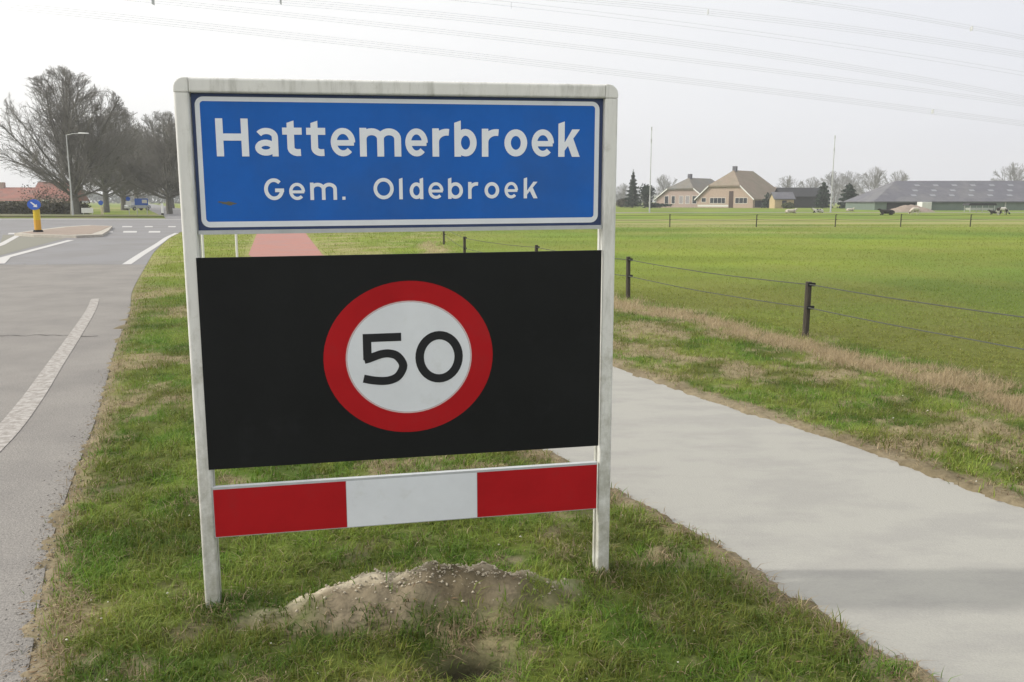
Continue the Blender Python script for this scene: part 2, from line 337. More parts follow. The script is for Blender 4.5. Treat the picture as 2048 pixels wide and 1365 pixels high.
print('ground verts', len(X))
# ------------------------------------------------------------------ roads, path and paint
def sheet(name, poly, z, m, parent=None, skirt=0):
    v = [(p[0], p[1], z) for p in poly]; tri = tessellate_polygon([[Vector(p) for p in v]])
    me = bpy.data.meshes.new(name); me.from_pydata(v, [], [tuple(t) for t in tri]); me.update()
    bm = bmesh.new(); bm.from_mesh(me); bmesh.ops.recalc_face_normals(bm, faces=bm.faces)
    for f in bm.faces:
        if f.normal.z < 0: f.normal_flip()
    if skirt:
        V_ = [bm.verts.new((p[0], p[1], z)) for p in poly]; W_ = [bm.verts.new((p[0], p[1], z-skirt)) for p in poly]
        for i in range(len(poly)): j = (i+1) % len(poly); bm.faces.new((V_[i], W_[i], W_[j], V_[j]))
    bm.to_mesh(me); bm.free(); return link(name, me, m, parent)
road = tag(sheet('road', road_poly, 0., M['asphalt'], skirt=.08), kind='structure')
junc = tag(sheet('road_junction', junction_poly, .002, M['asphalt_new']), kind='structure')
frd = tag(sheet('village_road', far_road_poly, .006, M['asphalt_new']), kind='structure')
path = tag(sheet('concrete_path', path_poly, .003, M['concrete'], skirt=.08), kind='structure')
redp = tag(sheet('red_cycle_path', red_poly, .005, M['red_path']), kind='structure')
def strip_poly(pts, wd):
    P = [np.array(p, float) for p in pts]; l = []; r = []
    for i, p in enumerate(P):
        d = P[min(i+1, len(P)-1)]-P[max(i-1, 0)]; d /= np.linalg.norm(d); n_ = np.array([-d[1], d[0]]); q = wd[i] if isinstance(wd, (list, tuple)) else wd
        l.append(tuple(p+n_*q/2)); r.append(tuple(p-n_*q/2))
    return l+r[::-1]
sheet('edge_line', strip_poly(catmull([(-2.9,3.2),(-3.13,4.3),(-3.48,5.56),(-3.92,6.76),(-4.5,8.2),(-5.2,9.95),(-6.2,12.4),(-6.9,14)], 5), [.20-.0022*i for i in range(36)]), .004, M['line_worn'], road)
sheet('edge_line', strip_poly(catmull([(-9.85,21.75),(-11.35,26.2),(-13.4,32.4),(-15.3,38),(-16.9,43.2)], 4), .22), .006, M['line'], junc)
ol = sheet('hatched_area', [(-14.6,23.6),(-18.6,34.9),(-19.3,37.0),(-23.3,40.2),(-24.5,41.2),(-18.6,31),(-17,26),(-15.5,23.3)], .006, M['asphalt_olive'], junc)
sheet('lane_line', strip_poly([(-13.2,21.9),(-14.5,24.4),(-18.2,35.3)], .26), .010, M['line'], junc)
sheet('lane_line', strip_poly([(-17.5,28.5),(-18.9,31.6),(-23.6,41)], .24), .010, M['line'], junc)
for (x0, x1, y, dy) in [(201,225,464.5,1.6),(246,273,464.5,1.6),(297,320,464.5,1.6),(203,217,454,1.0),(244,264,454,1.),(289,305,454,1.),(336,351,454,1.),(16,39,468,1.4)]:
    sheet('give_way_block', [tuple(G(x0, y+dy)[:2]), tuple(G(x1, y+dy)[:2]), tuple(G(x1+1, y-dy)[:2]), tuple(G(x0+1, y-dy)[:2])], .010, M['line'], junc)
sheet('edge_line', strip_poly(catmull([(-120,74.4),(-60,75.4),(-24,74.2),(-17,74)], 4), .9), .010, M['line'], junc)
M['crack'] = mat('crack', (.07,.065,.06), .95, .2, 40)
def crack(pts, wd, seed):
    rr = random.Random(seed); P = []
    for (x0, y0), (x1, y1) in zip(pts[:-1], pts[1:]):
        for i in range(14): t = i/14; P.append((x0+(x1-x0)*t+rr.gauss(0, .012), y0+(y1-y0)*t+rr.gauss(0, .035)))
    return sheet('crack', strip_poly(P, [wd*rr.uniform(.4, 1.3) for _ in P]), .0035, M['crack'], road)
crack([(-6.9, 10.0), (-5.9, 10.15), (-4.9, 10.1)], .022, 3)
# traffic island with a kerb
def extrude_poly(poly, z0, z1):
    n = len(poly); mb = MB(); mb.add([(p[0], p[1], z0) for p in poly]+[(p[0], p[1], z1) for p in poly], [tuple(range(n, 2*n))]+[(i, (i+1) % n, (i+1) % n+n, i+n) for i in range(n)]); return mb
isl = tag(extrude_poly(island, -.02, .12).build('traffic_island', M['kerb']), kind='structure')
cx = sum(p[0] for p in island)/len(island); cy = sum(p[1] for p in island)/len(island)
extrude_poly([(cx+(p[0]-cx)*.82, cy+(p[1]-cy)*.9) for p in island], .12, .13).build('island_paving', M['sand'], isl)
vg = tag(extrude_poly([(-160,82.6),(-60,85),(-34,84),(-37,91),(-60,98),(-160,96)], -.02, .16).build('far_verge', mat('far_verge_grass', (.15,.14,.08), .95, .2, .5, col2=(.12,.15,.05), c2scale=.3)), kind='structure')
# ------------------------------------------------------------------ blades of grass
def blades(P, ang, h, wd, lean, col, segs):
    """P (n,3) roots; returns verts, faces(tri), colours"""
    n = len(P); dx = np.cos(ang); dy = np.sin(ang); la = ang+PI/2+RNG.uniform(-.6, .6, n)
    lx = np.cos(la)*lean; ly = np.sin(la)*lean
    V = []; sh = []
    if segs == 1:
        rows = [(0, 1.)]; tip = 1.
    else:
        rows = [(0, 1.), (.5, .8)]; tip = 1.
    for t, ww in rows:
        q = t*t
        for s in (-.5, .5):
            V.append(np.stack([P[:, 0]+dx*wd*ww*s+lx*q*h, P[:, 1]+dy*wd*ww*s+ly*q*h, P[:, 2]+t*h*(1-.25*lean*t)], 1))
    V.append(np.stack([P[:, 0]+lx*h, P[:, 1]+ly*h, P[:, 2]+h*(1-.35*lean)], 1))
    k = len(V); A = np.stack(V, 1).reshape(-1, 3); base = (np.arange(n)*k)[:, None]
    if segs == 1: T = np.array([[0, 1, 2]])
    else: T = np.array([[0, 1, 3], [0, 3, 2], [2, 3, 4]])
    Fc = (base[:, :, None]+T[None]).reshape(-1, 3)
    C = np.repeat(col[:, None, :], k, 1).reshape(-1, 3)
    return A, Fc, C
def grass_field(name, n, y0, y1, half, seed, hmul, wmul, segs, xr=None):
    rng = np.random.default_rng(seed)
    Yp = y0*(y1/y0)**rng.random(n); Xp = (rng.random(n)*2-1)*(Yp*half+1.0)
    if xr: k = (Xp > xr[0]) & (Xp < xr[1]); Xp = Xp[k]; Yp = Yp[k]
    dr, dp = masks(Xp, Yp); k = (dr > -.06) & (dp > -.05); Xp = Xp[k]; Yp = Yp[k]; dr = dr[k]; dp = dp[k]
    c, dry, bare, strip, field, n1, n2 = zones(Xp, Yp, dr, dp)
    clump = fbm(Xp, Yp, 11, 3, 91); keep = rng.random(len(Xp)) < np.clip(1.1-bare*1.15, 0, 1)*np.clip(.25+1.5*sstep(.30, .62, clump)+strip, 0, 1)*np.clip(.25+sstep(-.03, .1, np.minimum(dr, dp)), 0, 1)
    Xp, Yp, dr, dp, dry, bare, strip, field, n1, n2, clump = [a[keep] for a in (Xp, Yp, dr, dp, dry, bare, strip, field, n1, n2, clump)]; c = c[keep]
    m = len(Xp); Zp = ground_z(Xp, Yp, dr, dp)-.004
    isdry = rng.random(m) < np.clip(dry*.9+.10, 0, 1)*(1-.55*field)
    dc = mixc(STRAW, BROWN, (rng.random(m)**1.1)*(1-.6*strip))
    col = np.where(isdry[:, None], dc, c*(.75+.65*rng.random(m))[:, None]); col = col*(1+.25*(rng.random((m, 1))-.5))
    col[:, 0] += np.where(isdry, 0, .05*rng.random(m)**2)
    far = (Yp/3.)**.62
    h = (.022+.035*rng.random(m)**1.5)*(.5+1.1*clump)*hmul*(1+.25*(far-1)); h = np.where(isdry & (strip > .3), h*(1.5+1.6*rng.random(m)), h); h *= 1-.45*field; h *= np.where(isdry, .85, 1)
    wd = (.0022+.0022*rng.random(m))*wmul*far; wd = np.where(isdry, wd*.8, wd)
    lean = rng.random(m)*1.3+.15; lean = np.where(isdry & (strip < .3), lean*1.5, lean)
    lean = np.clip(lean, 0, 1.9)
    V, Fc, C = blades(np.stack([Xp, Yp, Zp], 1), rng.random(m)*2*PI, h, wd, lean, col, segs)
    o = link(name, np_mesh(name, V, Fc, C), M['grass']); print(name, len(Fc)); return o
tag(grass_field('verge_grass', 330000, 1.5, 5.5, .75, 1, 1.15, 1.15, 3), 'short clumpy grass and dead stalks around the sign and path', 'grass', kind='stuff')
tag(grass_field('rough_grass', 430000, 5.5, 16, .75, 2, 1.0, 1.0, 1), 'rough verge grass and dry reeds along the pasture fence', 'grass', kind='stuff')
tag(grass_field('pasture_grass', 260000, 16, 60, .75, 3, 1.0, 1.1, 1), 'flat green pasture grass stretching to the farm', 'grass', kind='stuff')
def foot_tufts():
    rng = np.random.default_rng(19); P = []
    for f_ in (sign_A+u2*.03, sign_B-u2*.03):
        n = 420; a = rng.random(n)*6.28; r = .035+.12*rng.random(n)**1.3; P.append(np.stack([f_[0]+r*np.cos(a), f_[1]+.02+r*np.sin(a)], 1))
    a = rng.random(420)*6.28; r = rng.random(420)**.5; P.append(np.stack([MC[0]-.02+.5*r*np.cos(a), MC[1]-.24+.07*r*np.sin(a)], 1))
    P = np.concatenate(P); dr, dp = masks(P[:, 0], P[:, 1]); Z = ground_z(P[:, 0], P[:, 1], dr, dp)-.005; m = len(P)
    c, *_ = zones(P[:, 0], P[:, 1], dr, dp); d = rng.random(m) < .35
    col = np.where(d[:, None], mixc(STRAW, BROWN, rng.random(m)), c*(.6+.5*rng.random(m))[:, None])
    V, Fc, C = blades(np.column_stack([P, Z]), rng.random(m)*6.28, .025+.045*rng.random(m), .003+.003*rng.random(m), .2+1.1*rng.random(m), col, 3)
    return link('long_grass', np_mesh('long_grass', V, Fc, C), M['grass'])
tag(foot_tufts(), 'longer grass and dead stalks at the foot of the sign posts and sand mound', 'grass', kind='stuff')
# gravel crumbs along the asphalt, and pale pebbles in the turf
def crumbs(name, n, pts, r0, r1, m, seed, z=.0):
    rng = np.random.default_rng(seed); X, Y, Z = pts; n = len(X)
    oct_ = np.array([(1,0,0),(-1,0,0),(0,1,0),(0,-1,0),(0,0,1),(0,0,-1)], float); T = np.array([(0,2,4),(2,1,4),(1,3,4),(3,0,4),(2,0,5),(1,2,5),(3,1,5),(0,3,5)])
    r = r0+(r1-r0)*rng.random(n)**2; V = oct_[None]*r[:, None, None]*(.6+.8*rng.random((n, 6, 1))); a = rng.random(n)*6.28
    x = V[..., 0]*np.cos(a)[:, None]-V[..., 1]*np.sin(a)[:, None]; y = V[..., 0]*np.sin(a)[:, None]+V[..., 1]*np.cos(a)[:, None]
    V = np.stack([x+X[:, None], y+Y[:, None], V[..., 2]*.7+(Z+r*.3)[:, None]], 2).reshape(-1, 3)
    Fc = ((np.arange(n)*6)[:, None, None]+T[None]).reshape(-1, 3); return link(name, np_mesh(name, V, Fc), m)
rng = np.random.default_rng(5)
t = rng.random(2600); Yr = 1.6+6.5*t**1.6; xe = np.interp(Yr, [p[1] for p in road_edge], [p[0] for p in road_edge]); Xr = xe+rng.normal(-.01, .05, len(t))
dr, dp = masks(Xr, Yr); Zr = np.maximum(ground_z(Xr, Yr, dr, dp), 0)
tag(crumbs('gravel', 0, (Xr, Yr, Zr), .0015, .006, M['stone'], 1), 'loose gravel crumbs along the edge of the asphalt', 'gravel', kind='stuff')
k = 1500; Xr = MC[0]+rng.normal(0, .26, k)*.9; Yr = MC[1]+.185*(Xr-MC[0])+rng.normal(.02, .07, k); dr, dp = masks(Xr, Yr)
tag(crumbs('sand_crumbs', 0, (Xr, Yr, ground_z(Xr, Yr, dr, dp)), .0015, .008, mat('dry_sand_crumb', (.44,.39,.30), .95, .3, 200), 2), 'dry sand crumbs on top of the molehill', 'sand', kind='stuff')
k = 160; Yr = 1.8*(9/1.8)**rng.random(k); Xr = (rng.random(k)*2-1)*.7*Yr; dr, dp = masks(Xr, Yr); q = (dr > .05) & (dp > .03); Xr, Yr, dr, dp = Xr[q], Yr[q], dr[q], dp[q]
tag(crumbs('pale_flecks', 0, (Xr, Yr, ground_z(Xr, Yr, dr, dp)+.012), .003, .008, M['pebble'], 3), 'small white daisies and pale flecks scattered in the turf', 'daisies', kind='stuff')
# dead leaves and stalks
def litter(name, n, seed):
    rng = np.random.default_rng(seed); Yr = 1.8*(7/1.8)**rng.random(n); Xr = (rng.random(n)*2-1)*.7*Yr; dr, dp = masks(Xr, Yr)
    e_ = np.minimum(np.abs(dr-.08), np.abs(dp-.08)); q = (rng.random(n) < np.exp(-e_/.10)+.10) & (dr > -.08) & (dp > -.05); Xr, Yr, dr, dp = Xr[q], Yr[q], dr[q], dp[q]; n = len(Xr)
    Zr = np.maximum(ground_z(Xr, Yr, dr, dp), .004)+.004; a = rng.random(n)*6.28; l = .012+.03*rng.random(n); wd = .002+.007*rng.random(n)**2
    V = []
    for s, t_, zz in ((-.5, 0, 0), (0, -.5, .3), (.5, 0, .1), (0, .5, .25)):
        V.append(np.stack([Xr+np.cos(a)*l*s-np.sin(a)*wd*t_, Yr+np.sin(a)*l*s+np.cos(a)*wd*t_, Zr+zz*l*.4*rng.random(n)], 1))
    V = np.stack(V, 1).reshape(-1, 3); Fc = ((np.arange(n)*4)[:, None, None]+np.array([[0, 1, 2], [0, 2, 3]])[None]).reshape(-1, 3)
    return link(name, np_mesh(name, V, Fc), M['leaf'])
tag(litter('leaf_litter', 26000, 8), 'dead brown leaves and stalks along the path and road edges', 'leaf litter', kind='stuff')
# ------------------------------------------------------------------ THE SIGN
s_az = math.atan2(u2[1], u2[0])
sign = empty('town_sign', (sign_A[0], sign_A[1], 0), s_az, 'white framed village sign with blue name board, black speed board and red white bar', 'town sign')
# local x = along the sign, y = away from the camera, z = up; horizontals climb 8 mm per metre as in the photograph
SW = 1.648; SL = .008
def shz(o):
    for v in o.data.vertices: v.co.z += SL*(v.co.x-.82)*min(1, max(0, (v.co.z-.02)/.1))
    o.data.update(); return o
def rrect(x0, x1, y0, y1, r, k=4):
    o = []
    for cx_, cy_, a0 in ((x1-r, y0+r, -PI/2), (x1-r, y1-r, 0), (x0+r, y1-r, PI/2), (x0+r, y0+r, PI)):
        for i in range(k+1): a = a0+PI/2*i/k; o.append((cx_+r*math.cos(a), cy_+r*math.sin(a)))
    return o
PW = .053; PD = .085
def profile(mirror=False):
    """post section in (x,y): rounded front and back flanges, a groove in the inner side"""
    p = []
    def arc(cx_, cy_, r, a0, a1, k=5):
        for i in range(k+1): a = a0+(a1-a0)*i/k; p.append((cx_+r*math.cos(a), cy_+r*math.sin(a)))
    r = .011
    arc(r, r, r, PI, 1.5*PI); arc(PW-.008, .008, .008, 1.5*PI, 2*PI)
    p.extend([(PW, .030), (PW-.013, .032), (PW-.013, .054), (PW, .056)])
    arc(PW-.008, PD-.008, .008, 0, PI/2); arc(r, PD-r, r, PI/2, PI)
    return [(PW-x, y) for x, y in p][::-1] if mirror else p
def extr(prof, x0, z0, z1, name, parent, m, nz_=24):
    n = len(prof); V = []; Fs = []
    for k in range(nz_+1):
        z = z0+(z1-z0)*k/nz_; V += [(x0+x, y, z) for x, y in prof]
    for k in range(nz_):
        for i in range(n): a = k*n+i; b = k*n+(i+1) % n; Fs.append((a, b, b+n, a+n))
    Fs += [tuple(range(n-1, -1, -1)), tuple(range(nz_*n, (nz_+1)*n))]
    mb = MB().add(V, Fs); return mb.build(name, m, parent)
TOPZ = 2.042
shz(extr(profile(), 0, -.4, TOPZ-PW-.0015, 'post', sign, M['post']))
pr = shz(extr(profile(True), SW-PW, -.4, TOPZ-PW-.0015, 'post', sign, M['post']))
tr = MB(); prof = profile()
n_ = len(prof); xa, xb = PW+.0015, SW-PW-.0015
tr.add([(xa, y, TOPZ-x) for x, y in prof]+[(xb, y, TOPZ-x) for x, y in prof], [(i, (i+1) % n_, (i+1) % n_+n_, i+n_) for i in range(n_)]+[tuple(range(n_-1, -1, -1)), tuple(range(n_, 2*n_))])
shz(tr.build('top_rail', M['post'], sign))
for mir in (0, 1):
    R_ = .040; pts = [(PW, 0), (PW, PW)]+[(R_-R_*math.sin(a), PW-R_+R_*math.cos(a)) for a in [PI/2*i/8 for i in range(9)]]+[(0, 0)]
    pts = [(x, TOPZ-PW+z) for x, z in pts]
    if mir: pts = [(SW-x, z) for x, z in pts][::-1]
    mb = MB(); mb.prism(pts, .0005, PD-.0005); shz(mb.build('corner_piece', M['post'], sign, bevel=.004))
def plate(poly, y, name, m, parent, thick=None):
    n = len(poly); mb = MB()
    if thick: mb.prism(poly, y, y+thick)
    else: mb.add([(p[0], y, p[1]) for p in poly], [tuple(range(n))])
    return shz(mb.build(name, m, parent))
def ring(po, pi_, y, name, m, parent):
    n = len(po); mb = MB(); mb.add([(p[0], y, p[1]) for p in po]+[(p[0], y, p[1]) for p in pi_], [(i, (i+1) % n, (i+1) % n+n, i+n) for i in range(n)])
    return shz(mb.build(name, m, parent))
X0, X1 = PW+.003, SW-PW-.003
BY = .022
bp = shz(MB().box(X0, X1, BY, BY+.012, 1.499, 1.9885).build('name_board', M['navy'], sign))
plate(rrect(.078, 1.567, 1.518, 1.971, .012), BY-.0006, 'blue_field', M['blue'], bp)
ring(rrect(.068, 1.578, 1.5095, 1.977, .030, 6), rrect(.085, 1.560, 1.530, 1.961, .012, 6), BY-.0012, 'white_border', M['white'], bp)
shz(MB().box(X0, X1, BY-.012, BY+.016, 1.484, 1.4985).build('lower_rail', M['silver'], bp))
# stroke lettering
def ell(cx_, cy_, rx, ry, a0, a1, k=22): return [(cx_+rx*math.cos(math.radians(a0+(a1-a0)*i/k)), cy_+ry*math.sin(math.radians(a0+(a1-a0)*i/k))) for i in range(k+1)]
def glyph(ch, w, x, c, t):
    h = t/2
    if ch == 'H': return [[(h,0),(h,c)], [(w-h,0),(w-h,c)], [(h,c*.51),(w-h,c*.51)]]
    if ch == 'a': return [ell(w/2, x*.66, w/2-h, x*.34-h, 150, 0, 14)+[(w-h,0)], ell(w/2-h*.25, x*.30, w/2-h*1.25, x*.30-h, 0, 360)]
    if ch == 't': return [[(w*.42,c*.96),(w*.42,x*.30)]+ell(w*.42+w*.36, x*.30, w*.36, x*.30-h, 180, 262, 8)[1:]+[(w*.92,h*1.05)], [(0,x-h),(w,x-h)]]
    if ch == 'e': return [ell(w/2, x/2, w/2-h*.85, x/2-h*.85, -2, 316, 28), [(h,x*.475),(w-h*.4,x*.475)]]
    if ch == 'm':
        q = (w-t)/2; r = []
        for i in (0, 1): r.append([(h+q*i, x*.45)]+ell(h+q*i+q/2, x*.62, q/2, x*.38-h, 180, 0, 12)+[(h+q*(i+1), 0)])
        return [[(h,0),(h,x)]]+r
    if ch == 'r': return [[(h,0),(h,x)], [(h,x*.5)]+ell(h+w*.62, x*.52, w*.62, x*.48-h, 180, 78, 10)]
    if ch == 'b': return [[(h,0),(h,c)], ell(w/2, x/2, w/2-h, x/2-h, 0, 360, 28)]
    if ch == 'd': return [[(w-h,0),(w-h,c)], ell(w/2, x/2, w/2-h, x/2-h, 0, 360, 28)]
    if ch == 'l': return [[(w/2,0),(w/2,c)]]
    if ch == 'o': return [ell(w/2, x/2, w/2-h, x/2-h, 0, 360, 30)]
    if ch == 'O': return [ell(w/2, c/2, w/2-h, c/2-h, 0, 360, 34)]
    if ch == 'k': return [[(h,0),(h,c)]]
    if ch == 'G': return [ell(w/2, c/2, w/2-h, c/2-h, 45, 352, 30)+[(w-h,c*.45)], [(w*.55,c*.45),(w,c*.45)]]
    if ch == '.': return [[(w/2,0),(w/2,w*.9)]]
    if ch == '5': return [[(w*.875,c*.925),(w*.13,c*.925),(w*.13,c*.497)], [(a_*w,b_*c) for a_, b_ in catmull([(.06,.505),(.16,.525),(.28,.562),(.45,.605),(.62,.608),(.79,.545),(.908,.363),(.81,.175),(.66,.097),(.48,.075),(.25,.095),(.035,.138)], 4)]]
    if ch == '_': return [[(w*.87,c-h),(h*1.2,c-h),(h*1.2,c*.53-h*.2)], [(h*.9,c*.53)]+ell(w*.50-h*.4, c*.33, w*.50-h*.6, c*.33-h, 118, -112, 24)+[(h*.6,c*.115)]]
    if ch == '0': return [ell(w/2, c/2, w/2-h, c/2-h, 0, 360, 36)]
def ribbon(pts, hw, closed=False):
    P = [np.array(p, float) for p in pts]; n = len(P); l = []; r = []
    for i in range(n):
        a = P[i-1] if i else (P[-2] if closed else None); b = P[i+1] if i < n-1 else (P[1] if closed else None)
        d1 = (P[i]-a)/np.linalg.norm(P[i]-a) if a is not None else None; d2 = (b-P[i])/np.linalg.norm(b-P[i]) if b is not None else None
        if d1 is None: d1 = d2
        if d2 is None: d2 = d1
        n1_ = np.array([-d1[1], d1[0]]); n2_ = np.array([-d2[1], d2[0]]); m_ = n1_+n2_; m_ /= np.linalg.norm(m_); k = hw/max(.45, m_@n1_)
        l.append(P[i]+m_*k); r.append(P[i]-m_*k)
    return l, r
def letter(ch, x0, x1, base, x, c, t, y, m, parent, name='letter'):
    mb = MB()
    for q, st in enumerate(glyph(ch, x1-x0, x, c, t)):
        closed = len(st) > 3 and abs(st[0][0]-st[-1][0])+abs(st[0][1]-st[-1][1]) < 1e-6
        l, r = ribbon(st, (t/2*(.80 if ch in 'ea' and not (ch == 'e' and q) else .74 if ch == 'e' else .92 if m is not M['numeral'] else 1.02) if ch != '.' else (x1-x0)*.45), closed)
        if ch in 'tbkdl' and q == 0 and not closed and abs(st[0][0]-st[1][0]) < 1e-6:   # slanted stem tops
            j = 0 if st[0][1] > st[1][1] else -1
            a, b = (l[j], r[j]) if l[j][0] < r[j][0] else (r[j], l[j]); a[1] -= t*.32
        n = len(l); yy = y-.00012*q
        thin = .86 if ch in 'eao' else 1
        mb.add([(x0+p[0], yy, base+p[1]) for p in l]+[(x0+p[0], yy, base+p[1]) for p in r], [(i, i+1, i+1+n, i+n) for i in range(n-1)])
    if ch == 'k':
        w_ = x1-x0
        for q, pl in enumerate(([(t*.6,x*.36),(w_-t*1.15,x),(w_-t*.02,x),(t*.6,x*.36-t*.0+.0-(t*1.0))], [(w_*.36,x*.60),(w_*.36+t*.95,x*.74),(w_,0),(w_-t*1.15,0)])):
            mb.add([(x0+p[0], y-.00012*(q+2), base+p[1]) for p in pl], [(0,1,2,3)])
    return shz(mb.build(name, m, parent))
L1 = [0.134,0.25,0.268,0.356,0.369,0.439,0.455,0.524,0.542,0.633,0.648,0.804,0.818,0.904,0.92,0.988,1.004,1.092,1.11,1.18,1.198,1.29,1.306,1.396,1.412,1.5]
L2 = [0.295,0.367,0.385,0.443,0.461,0.56,0.578,0.591,0.695,0.772,0.790,0.807,0.831,0.884,0.903,0.961,0.978,1.037,1.056,1.099,1.12,1.179,1.199,1.253,1.275,1.331]
for i, ch in enumerate('Hattemerbroek'): letter(ch, L1[2*i], L1[2*i+1], 1.766, .105, .135, .0275, BY-.0018, M['letter'], bp)
for i, ch in enumerate('Gem.Oldebroek'): letter(ch, L2[2*i], L2[2*i+1], 1.6065, .064, .081, .0145, BY-.0018, M['letter'], bp)
sp = AT(465, 405, 3.2)
mb = MB(); pts = [(.163+.03*math.cos(a)*(1+.3*math.sin(3*a)), 1.597+.006*math.sin(a)*(1+.4*math.cos(5*a))-.10*(.03*math.cos(a))) for a in [2*PI*i/18 for i in range(18)]]
mb.add([(p[0], BY-.0011, p[1]) for p in pts], [tuple(range(18))]); shz(mb.build('scuff_mark', M['scuff'], bp))
# black board with the 50 roundel
kp = shz(MB().box(PW-.008, SW-PW-.006, -.004, .006, .592, 1.400).build('speed_board', M['black'], sign))
def ellp(cx_, cz, rx, rz_, k=64): return [(cx_+rx*math.cos(2*PI*i/k), cz+rz_*math.sin(2*PI*i/k)) for i in range(k)]
CX, CZ = .817, .997
ring(ellp(CX, CZ, .329, .300), ellp(CX, CZ, .2455, .2235), -.0052, 'red_ring', M['red'], kp)
ring(ellp(CX, CZ, .2450, .2230), ellp(CX, CZ, .2395, .2180), -.0056, 'ring_edge', M['pink'], kp)
plate(ellp(CX, CZ, .2390, .2175), -.0054, 'white_disc', M['white'], kp)
letter('5', .632, .808, .893, .2, .202, .0315, -.0062, M['numeral'], kp, 'numeral')
letter('0', .840, 1.026, .892, .2, .205, .0325, -.0062, M['numeral'], kp, 'numeral')
# red and white bar
bb = shz(MB().box(PW, SW-PW-.009, -.003, .020, .3175, .520).build('striped_board', M['silver'], sign))
for a, b, m in ((.056, .5565, 'red'), (.558, 1.079, 'white'), (1.0805, SW-PW-.0105, 'red')):
    plate([(a, .3205), (b, .3205), (b, .511), (a, .511)], -.0042, 'red_stripe' if m == 'red' else 'white_stripe', M[m], bb)
for z in (.42, 1.0, 1.3, 1.7):                     # clamps behind the boards
    for xx in (PW+.001, SW-PW-.031): shz(MB().box(xx, xx+.03, .037, .05, z-.02, z+.02).build('clamp', M['silver'], sign))
# ------------------------------------------------------------------ fences
def fence(pts, htop, r, wires, label, name='pasture_fence', rw=.006):
    o = empty(name, (pts[0][0], pts[0][1], 0), 0, label, 'fence'); ox, oy = pts[0][0], pts[0][1]
    rr = random.Random(len(pts)); tops = []
    for (x, y) in pts:
        hh = htop+rr.uniform(-.02, .03); lx, ly = rr.uniform(-.02, .02), rr.uniform(-.02, .02); tops.append((x+lx, y+ly, hh))
        mb = MB(); mb.tube((x-ox, y-oy, -.3), (x-ox+lx, y-oy+ly, hh), r*1.1, r, 9); pst = mb.build('fence_post', M['wood'], o)
        for wz in wires: MB().box(x-ox+lx*wz/hh-.02, x-ox+lx*wz/hh+.03+r, y-oy-.025-r, y-oy-r+.01, wz-.02, wz+.02).build('insulator', M['tyre'], pst)
    for wz in wires:
        mb = MB()
        for (a, b) in zip(tops[:-1], tops[1:]):
            prev = None
            for i in range(9):
                t = i/8; sag = .03*4*t*(1-t)*rr.uniform(.9, 1.1); p = (a[0]+(b[0]-a[0])*t-ox, a[1]+(b[1]-a[1])*t-oy-r-.01, wz-sag)
                if prev: mb.tube(prev, p, rw, n=5, caps=False)
                prev = p
        mb.build('wire', M['rope'], o)
    return o
fence(fence_pts, .69, .036, (.645, .375), 'near pasture fence of dark round posts and two ropes beside the path')
bx = [AT(p, 455, 53)[0] for p in (850, 1025, 1180, 1342, 1518, 1680, 1815, 1960)]+[34, 39, 44.5]
fence([(x, 53+.04*x) for x in bx], .78, .032, (.75, .45), 'far pasture fence of small posts crossing the field below the farm', rw=.012)
# white tubular posts beside the cycle path, seen between the boards
o = empty('white_hoop', (*G(408, 530)[:2], 0), 0, 'white tubular steel hoop beside the red cycle path', 'hoop barrier')
q = G(475, 528)-G(408, 530)
MB().tube((0, 0, -.2), (0, 0, 1.05), .030, n=10).build('upright', M['wpaint'], o); MB().tube((q[0], q[1], -.2), (q[0], q[1], 1.05), .030, n=10).build('upright', M['wpaint'], o)
MB().tube((-.02, 0, 1.05), (q[0]+.02, q[1], 1.05), .030, n=10).build('crossbar', M['wpaint'], o)
